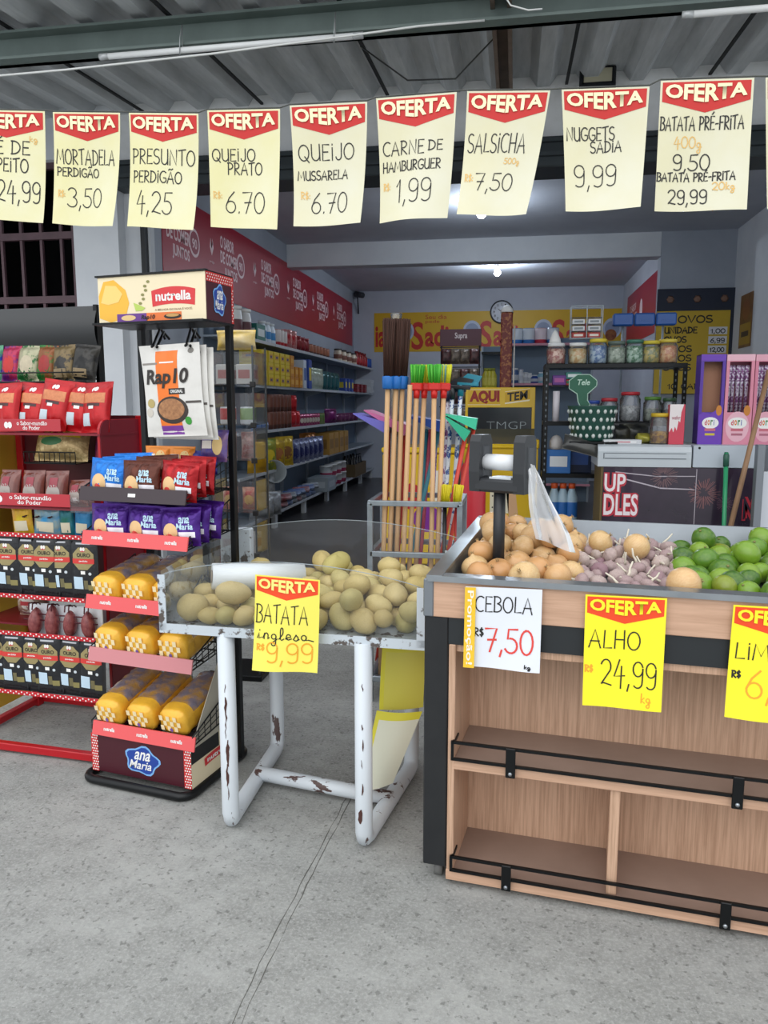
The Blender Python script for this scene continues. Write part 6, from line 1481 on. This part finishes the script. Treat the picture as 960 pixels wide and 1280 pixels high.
for (s_, x_0, y_0, x_1, y_1) in (('UP', .0, .80, .14, .945), ('DLES', -.0, .61, .225, .785)):
    for k, off in enumerate(((.006, .010), (-.006, .010), (.006, -.010), (-.006, -.010))): g.append((fit(s_, x_0+off[0]+.01, y_0+off[1], x_1+off[0]+.01, y_1+off[1], .07), ncol, 2+.05*k))
    g.append((fit(s_, x_0+.01, y_0, x_1+.01, y_1, .02), M('e6dde0', .4), 3))
for off in ((.006, .01), (-.006, -.01)): g.append((fit('N', .915+off[0], .60+off[1], .99+off[0], .77+off[1], .07), ncol, 2))
g.append((fit('N', .915, .60, .99, .77, .0), M('2a2030', .4), 3))
g.append((rect(.02, .2, .1, .4, 2, 2), M('3f2a5a', .4), 1)); g.append((rect(.12, .2, .19, .38, 2, 2), M('5a4a78', .4), 1))
decal('film_print', SF, g, fl)
# things on the counter
def on(px, y, z=None): return Vector((at2(px, 545, y).x, y, ztop if z is None else z))
t = thing('egg_basket', 'dark green basket with white eggs showing through its holes, on the counter left end', 'basket', on(739, 6.22, ztop+.02))
gb = M('1f4a40', .5)
obj('body', B().lathe([(.14, 0), (.15, .01), (.185, .26), (.19, .27), (.18, .27), (.14, .02), (.001, .02)], 24), gb, t)
eg = B()
q = random.Random(5)
for r_ in range(4):
    for k in range(20):
        an = 2*math.pi*(k+.5*(r_ % 2))/20; rr = .149+.034*(r_*.06+.03)/.26
        eg.lathe([(.001, -.018), (.010, -.012), (.014, 0), (.010, .013), (.001, .018)], 8, T=Matrix.Translation((rr*math.cos(an), rr*math.sin(an), .04+r_*.062)))
obj('eggs', eg, M('c8cfcb', .5), t); bpy.data.objects[t.children[-1].name]['kind'] = 'stuff'
shared('egg_basket_stand', B().box(-.18, .18, -.18, .18, -.02, 0, c=.004).mesh('stand_board', [blkm]), on(739, 6.22, ztop+.02), 0, 'black board under the green egg basket', 'board', None)
poly = [(0, 0), (.05, .10), (.03, .14), (.02, .20), (-.04, .24), (-.04, .30), (.02, .345), (.11, .345), (.165, .30), (.165, .26), (.10, .20), (.10, .15), (.12, .12), (.06, .02)]
t = tag(obj('cut_out_sign', B().prism(poly, -.003, .003), M('1f5a44', .5), None, on(716, 6.12, ztop+.18)), 'green zigzag cut-out sign with white edge beside the egg basket', 'sign')
rim = B(); rim.tube([(a_, -.004, b__) for a_, b__ in poly], .004, 5, close=True)
obj('edge_line', rim, M('a9c8b8', .5), t); decal('sign_lettering', flat(-.04, .165, -.003, .2, .345), [(fit('Tele', .3, .45, .75, .75, .02, .2), M('b4cfc0', .5), 1)], t)
jar('yellow lidded jar half full of golden snacks on the counter', on(824, 6.15), .075, .21, 'c9972f', 'cfae2c', 'jars on the counter', '8a5a1c', fh=.42)
t = thing('wafer_box', 'tall pink and white drip printed carton on the counter beside the yellow lidded jar', 'carton', on(844, 6.12))
obj('box', B().box(-.055, .055, -.04, .04, 0, .30, c=.003), M('c93f54', .4), t)
decal('printed_front', flat(-.055, .055, -.04, 0, .30), [(([(0, 1), (.9, 1), (.75, .8), (.7, .55), (.6, .6), (.5, .35), (.38, .45), (.28, .3), (.18, .42), (0, .3)], [list(range(10))]), M('e4dcdc', .4), 1), (fit('wafer', .15, .62, .7, .72, .02), M('b0707c', .4), 2)], t)
shared('carton', m_box(.28, .1, .035, 'c9ccd0', 'e0e2e4', 'b8505c'), on(777, 6.10), 4, 'flat white carton lying at the front of the counter', 'carton', None)
for i, (px, y, c, c2, lb, w5) in enumerate(((757, 6.3, '1a1c1f', '3a3c40', 'black bag with pale cords behind the flat white carton', .2), (775, 6.32, '16181b', '4c4a3a', 'black bag in the middle of the counter', .22), (795, 6.35, '1c1e22', '5a5c50', 'black and grey bag left of the yellow lidded jar', .22), (806, 6.2, 'a8a23a', '3a3c30', 'yellow green packet left of the yellow lidded jar', .14))):
    shared('bag', m_bag(w5, .15 if i < 3 else .08, .14, c, c2, 120+i, 10), on(px, y), 10*i, lb, 'bag', 'bags on the counter')
t = thing('desk_fan', 'dark hand tool lying at the left corner of the counter beyond the egg basket', 'tool', on(726, 6.05, ztop-.0)); t['label'] = 'dark folded bag drooping over the left corner of the serving counter'; t['category'] = 'bag'; t.name = 'folded_bag'
bdk, _ = pillow(.30, .12, .07, 130); obj('bag', bdk(), foil('3a3c3e', var=.5, scale=9, hx2='5c5a50'), t, (-.0, 0, -.07), (R(-20), R(14), 0))
# lollipop cartons
def lolly(px0, px1, y0_, face, wincol, band, lb, cones):
    a_, b__ = at2(px0, 500, 6.16), at2(px1, 500, 6.16); w5 = b__.x-a_.x; h5 = at2(px0, y0_, 6.16).z-ztop
    t = thing('sweets_carton', lb, 'carton', (a_.x, 6.16, ztop), 0, 'tall sweets cartons on the counter')
    fb_ = M(face, .4)
    b = B().box(0, w5, 0, .02, 0, h5*.36).box(0, .022, 0, .02, h5*.36, h5*.92).box(w5-.022, w5, 0, .02, h5*.36, h5*.92).box(0, w5, 0, .02, h5*.92, h5).box(0, .006, .02, .16, 0, h5).box(w5-.006, w5, .02, .16, 0, h5).box(0, w5, .02, .16, 0, .006).box(0, w5, .02, .16, h5-.006, h5)
    obj('carton_body', b, fb_, t); obj('inner_back', B().box(.006, w5-.006, .10, .105, .006, h5-.006), M(wincol, .6), t, label='inside of the open window')
    S = flat(0, w5, 0, 0, h5)
    g = [(fan([(.02, .0), (.98, 0), (.98, .36), (.86, .42), (.5, .34), (.2, .36), (.02, .33)]) if not cones else ell(.5, .2, .42, .17, 22, 3), M(band, .4), 1), (ell(.5, .24, .34, .065, 18, 2), whitep, 2)]
    cols = ('c83c50', 'd8782f', '3f8a4c', '4a5fb0')
    for k, ch in enumerate('dori'): g.append((fit(ch, .27+.12*k, .215, .27+.12*k+(.09 if ch != 'i' else .03), .275, .03), M(cols[k], .4), 3))
    g += [(rect(.28, .15, .72, .18, 4, 1), M('c86a7c', .4), 2.5), (rect(.3, .10, .7, .125, 4, 1), M('cdb83a' if not cones else 'b0687c', .4), 2.5), (ell(.82, .38, .12, .06, 12, 2), M('c87f2c', .4), 2), (rect(0, .93, 1, 1, 4, 1), M(band, .4), 1)]
    decal('printed_front', S, g, t)
    if cones:
        for k in range(5):
            obj('sweet_cone', B().lathe([(.012, 0), (.014, h5*.3), (.022, h5*.5), (.02, h5*.52), (.001, h5*.53)], 10), foil('c9c6d4', var=1, scale=60, hx2='7a4a7c', thr=(.48, .52), rough=.2), t, (.02+(w5-.04)*(k+.5)/5, .06+.015*(k % 2), h5*.36))
lolly(874, 905, 443, '54309c', 'a9795c', '6a3ab0', 'tall purple carton with an empty brown window on the counter', False)
lolly(906, 941, 443, 'd98aa0', 'b06a80', 'e6b4c2', 'tall pink carton full of silver cones on the counter', True)
lolly(942, 975, 443, 'd07f98', 'a85a74', 'dfa4b4', 'tall pink carton half hidden by the leaning wooden stick', True)
# sticks leaning on the counter
p = at2(908, 566, 5.93); f = at2(905, 655, 5.86); d = (p-f).normalized(); foot = p-d*(p.z/d.z)
t = thing('broom_stick', 'green handle with rounded tip leaning on the serving counter', 'stick', foot, 0)
obj('handle', B().tube([(0, 0, 0), p-foot], .016, 10), M('2f9a68', .35), t); obj('tip', B().tube([(p-foot)-d*.10, (p-foot)-d*.02, p-foot+d*.004], [.02, .021, .012], 12), M('2a5a4a', .4), t)
p = at2(957, 480, 5.93); f = at2(914, 655, 5.80); d = (p-f).normalized(); foot = p-d*(p.z/d.z)
tag(obj('wooden_stick', B().tube([(0, 0, 0.002), p-foot+d*.1], [.02, .017], 12), M('9c7a5c', .6, var=.5, scale=6, hx2='7c5c42', stretch=(6, 6, .6)), None, foot), 'long plain wooden stick leaning across the pink cartons', 'stick')
p = at2(948, 556, 5.55); p2 = at2(957.5, 556, 5.55)
struct('trim_grey_post', B().box(p.x, p2.x, 5.55, 5.62, 0, p.z, c=.003), M('7b8188', .4, .3))
p = at2(956, 590, 5.6)
tag(obj('white_board', B().box(0, .3, 0, .02, 0, p.z, c=.002), M('c9ced6', .5), None, (p.x, 5.63, 0)), 'white board edge standing behind the grey post at right picture edge', 'board')
# egg price board on the partition
p = at2(823, 361, 10.42); p2 = at2(918, 492, 10.42)
t = thing('price_board', 'navy framed board with yellow handwritten egg price card on the partition wall', 'board', (p.x, 10.46, p2.z)); wB, hB = p2.x-p.x, p.z-p2.z
obj('navy_board', B().box(0, wB, -.01, .03, hB*.02, hB, c=.004), M('1a2338', .5), t)
for k in range(3): obj('emblem', B().lathe([(.001, 0), (.05, 0), (.03, .004), (.001, .004)], 6, T=Matrix.Translation((wB*(.16+.33*k), -.012, hB*.9)) @ Matrix.Rotation(R(90), 4, 'X')), M('7a5a4a', .5), t)
yc = obj('price_card', B().box(.0, wB*.90, -.016, -.01, 0, hB*.79, c=.001), M('c9a92a', .5, var=.15, scale=3, hx2='b89720'), t)
SY = flat(0, wB*.90, -.016, 0, hB*.79); asp = hB*.79/(wB*.9)
g = [(pen('OVOS', .30, .76, .86, .08, .02, .01, asp), blackp, 1)]
for k, (s_, x1, pr2) in enumerate((('UNIDADE', .56, '1,00'), ('OVOS', .42, '6,99'), ('OVOS', .5, '12,00'), ('OVOS', .5, ''), ('OVOS', .5, ''))):
    y_ = .735-.112*k
    g.append((pen(s_, .12, x1, y_, .07, .018, .005, asp), blackp, 1))
    if pr2: g += [(rect(.72, y_-.02, .97, y_+.07, 2, 1), M('d9dade', .5), 1), (pen(pr2, .75, .94, y_-.005, .05, .012, 0, asp), blackp, 2)]
g.append((pen('10 CARTELA', .2, .95, .06, .06, .014, 0, asp), blackp, 1))
decal('handwriting', SY, g, yc)
# small picture on the right wall
t = thing('wall_picture', 'small brown and yellow poster on the right wall near the corner', 'poster', (2.697, 9.9, 2.12))
bw = B().box(-.006, 0, -.24, .24, 0, .62)
obj('sheet', bw, M('6a4630', .5, var=.7, scale=6, hx2='a07a4a'), t)
decal('printed_picture', lambda u, v, o: (-.006-o, .24-.48*u, v*.62), [(rect(.05, .05, .95, .45, 3, 3), M('a8862a', .5), 1), (ell(.5, .7, .3, .2, 16, 2), M('8c5a3c', .5), 1), (rect(.2, .2, .8, .3, 3, 1), M('3a2a20', .5), 2)], t)
# clear tower of bins between the bakery stand and the shelves
a = at2(263, 560, 3.75); b_ = at2(318, 560, 3.75); zT = at2(290, 432, 3.75).z; wT = b_.x-a.x
t = thing('clear_bin_tower', 'clear plastic bin tower with black clips behind the right post of the bakery stand', 'display tower', (a.x, 3.75, 0))
for x in (0, wT): obj('post', B().box(x-.004, x+.004, -.004, .004, 0, zT, c=.001).box(x-.004, x+.004, .2, .208, 0, zT), M('40464a', .3), t)
obj('base', B().box(-.02, wT+.02, -.03, .24, 0, .03, c=.004), blkm, t)
zs = [at2(290, y, 3.75).z for y in (693, 640, 575, 531, 480)]
for k, z in enumerate(zs):
    hh = .16
    bn_ = obj('bin', B().box(0, wT, .0, .003, z, z+hh).box(0, wT, .2, .203, z, z+hh).box(0, .003, 0, .2, z, z+hh).box(wT-.003, wT, 0, .2, z, z+hh).box(0, wT, 0, .2, z-.003, z), acr, t)
    for x in (0, wT): obj('clip', B().box(x-.014, x+.014, -.014, .004, z-.016, z+.012, c=.003), blackp, bn_)
mi = [m_bag(.085, .12, .05, 'a8403a', 'd8c8a8', 140, 16, 'c8a060'), m_bag(.085, .14, .05, '8c3a34', 'cfc6bc', 141, 22), m_can(.042, .09, 'd8d4d0', 'b8322f'), m_can(.042, .09, 'c8ccd0', '7a9a5a'), m_box(.085, .1, .10, 'b8b6b2', '9a4a44')]
names = {0: 'red snack bag', 1: 'red and white snack bag', 2: 'white and red cup', 3: 'white and green cup', 4: 'grey carton'}
for k, row_ in enumerate(((4, 4), (0, 0), (1, 1), (2, 3), (4, 4))):
    for j, m_ in enumerate(row_): shared('stock_item', mi[m_], (a.x+wT*(.27+.46*j), 3.85, zs[k]+.001), 0, '%s %s in the %s bin of the clear tower' % (('left', 'right')[j], names[m_], ('lowest', 'second', 'middle', 'fourth', 'top')[k]), 'packet', 'stock in the clear tower')
shared('bag', m_bag(wT*.9, .10, .12, 'c8a52a', 'd8d2c0', 150, 8), (a.x+wT/2, 3.85, zs[4]+.175), 0, 'yellow topped clear bag lying on top of the clear tower', 'bag', None)
# boxes behind the header of the bakery stand
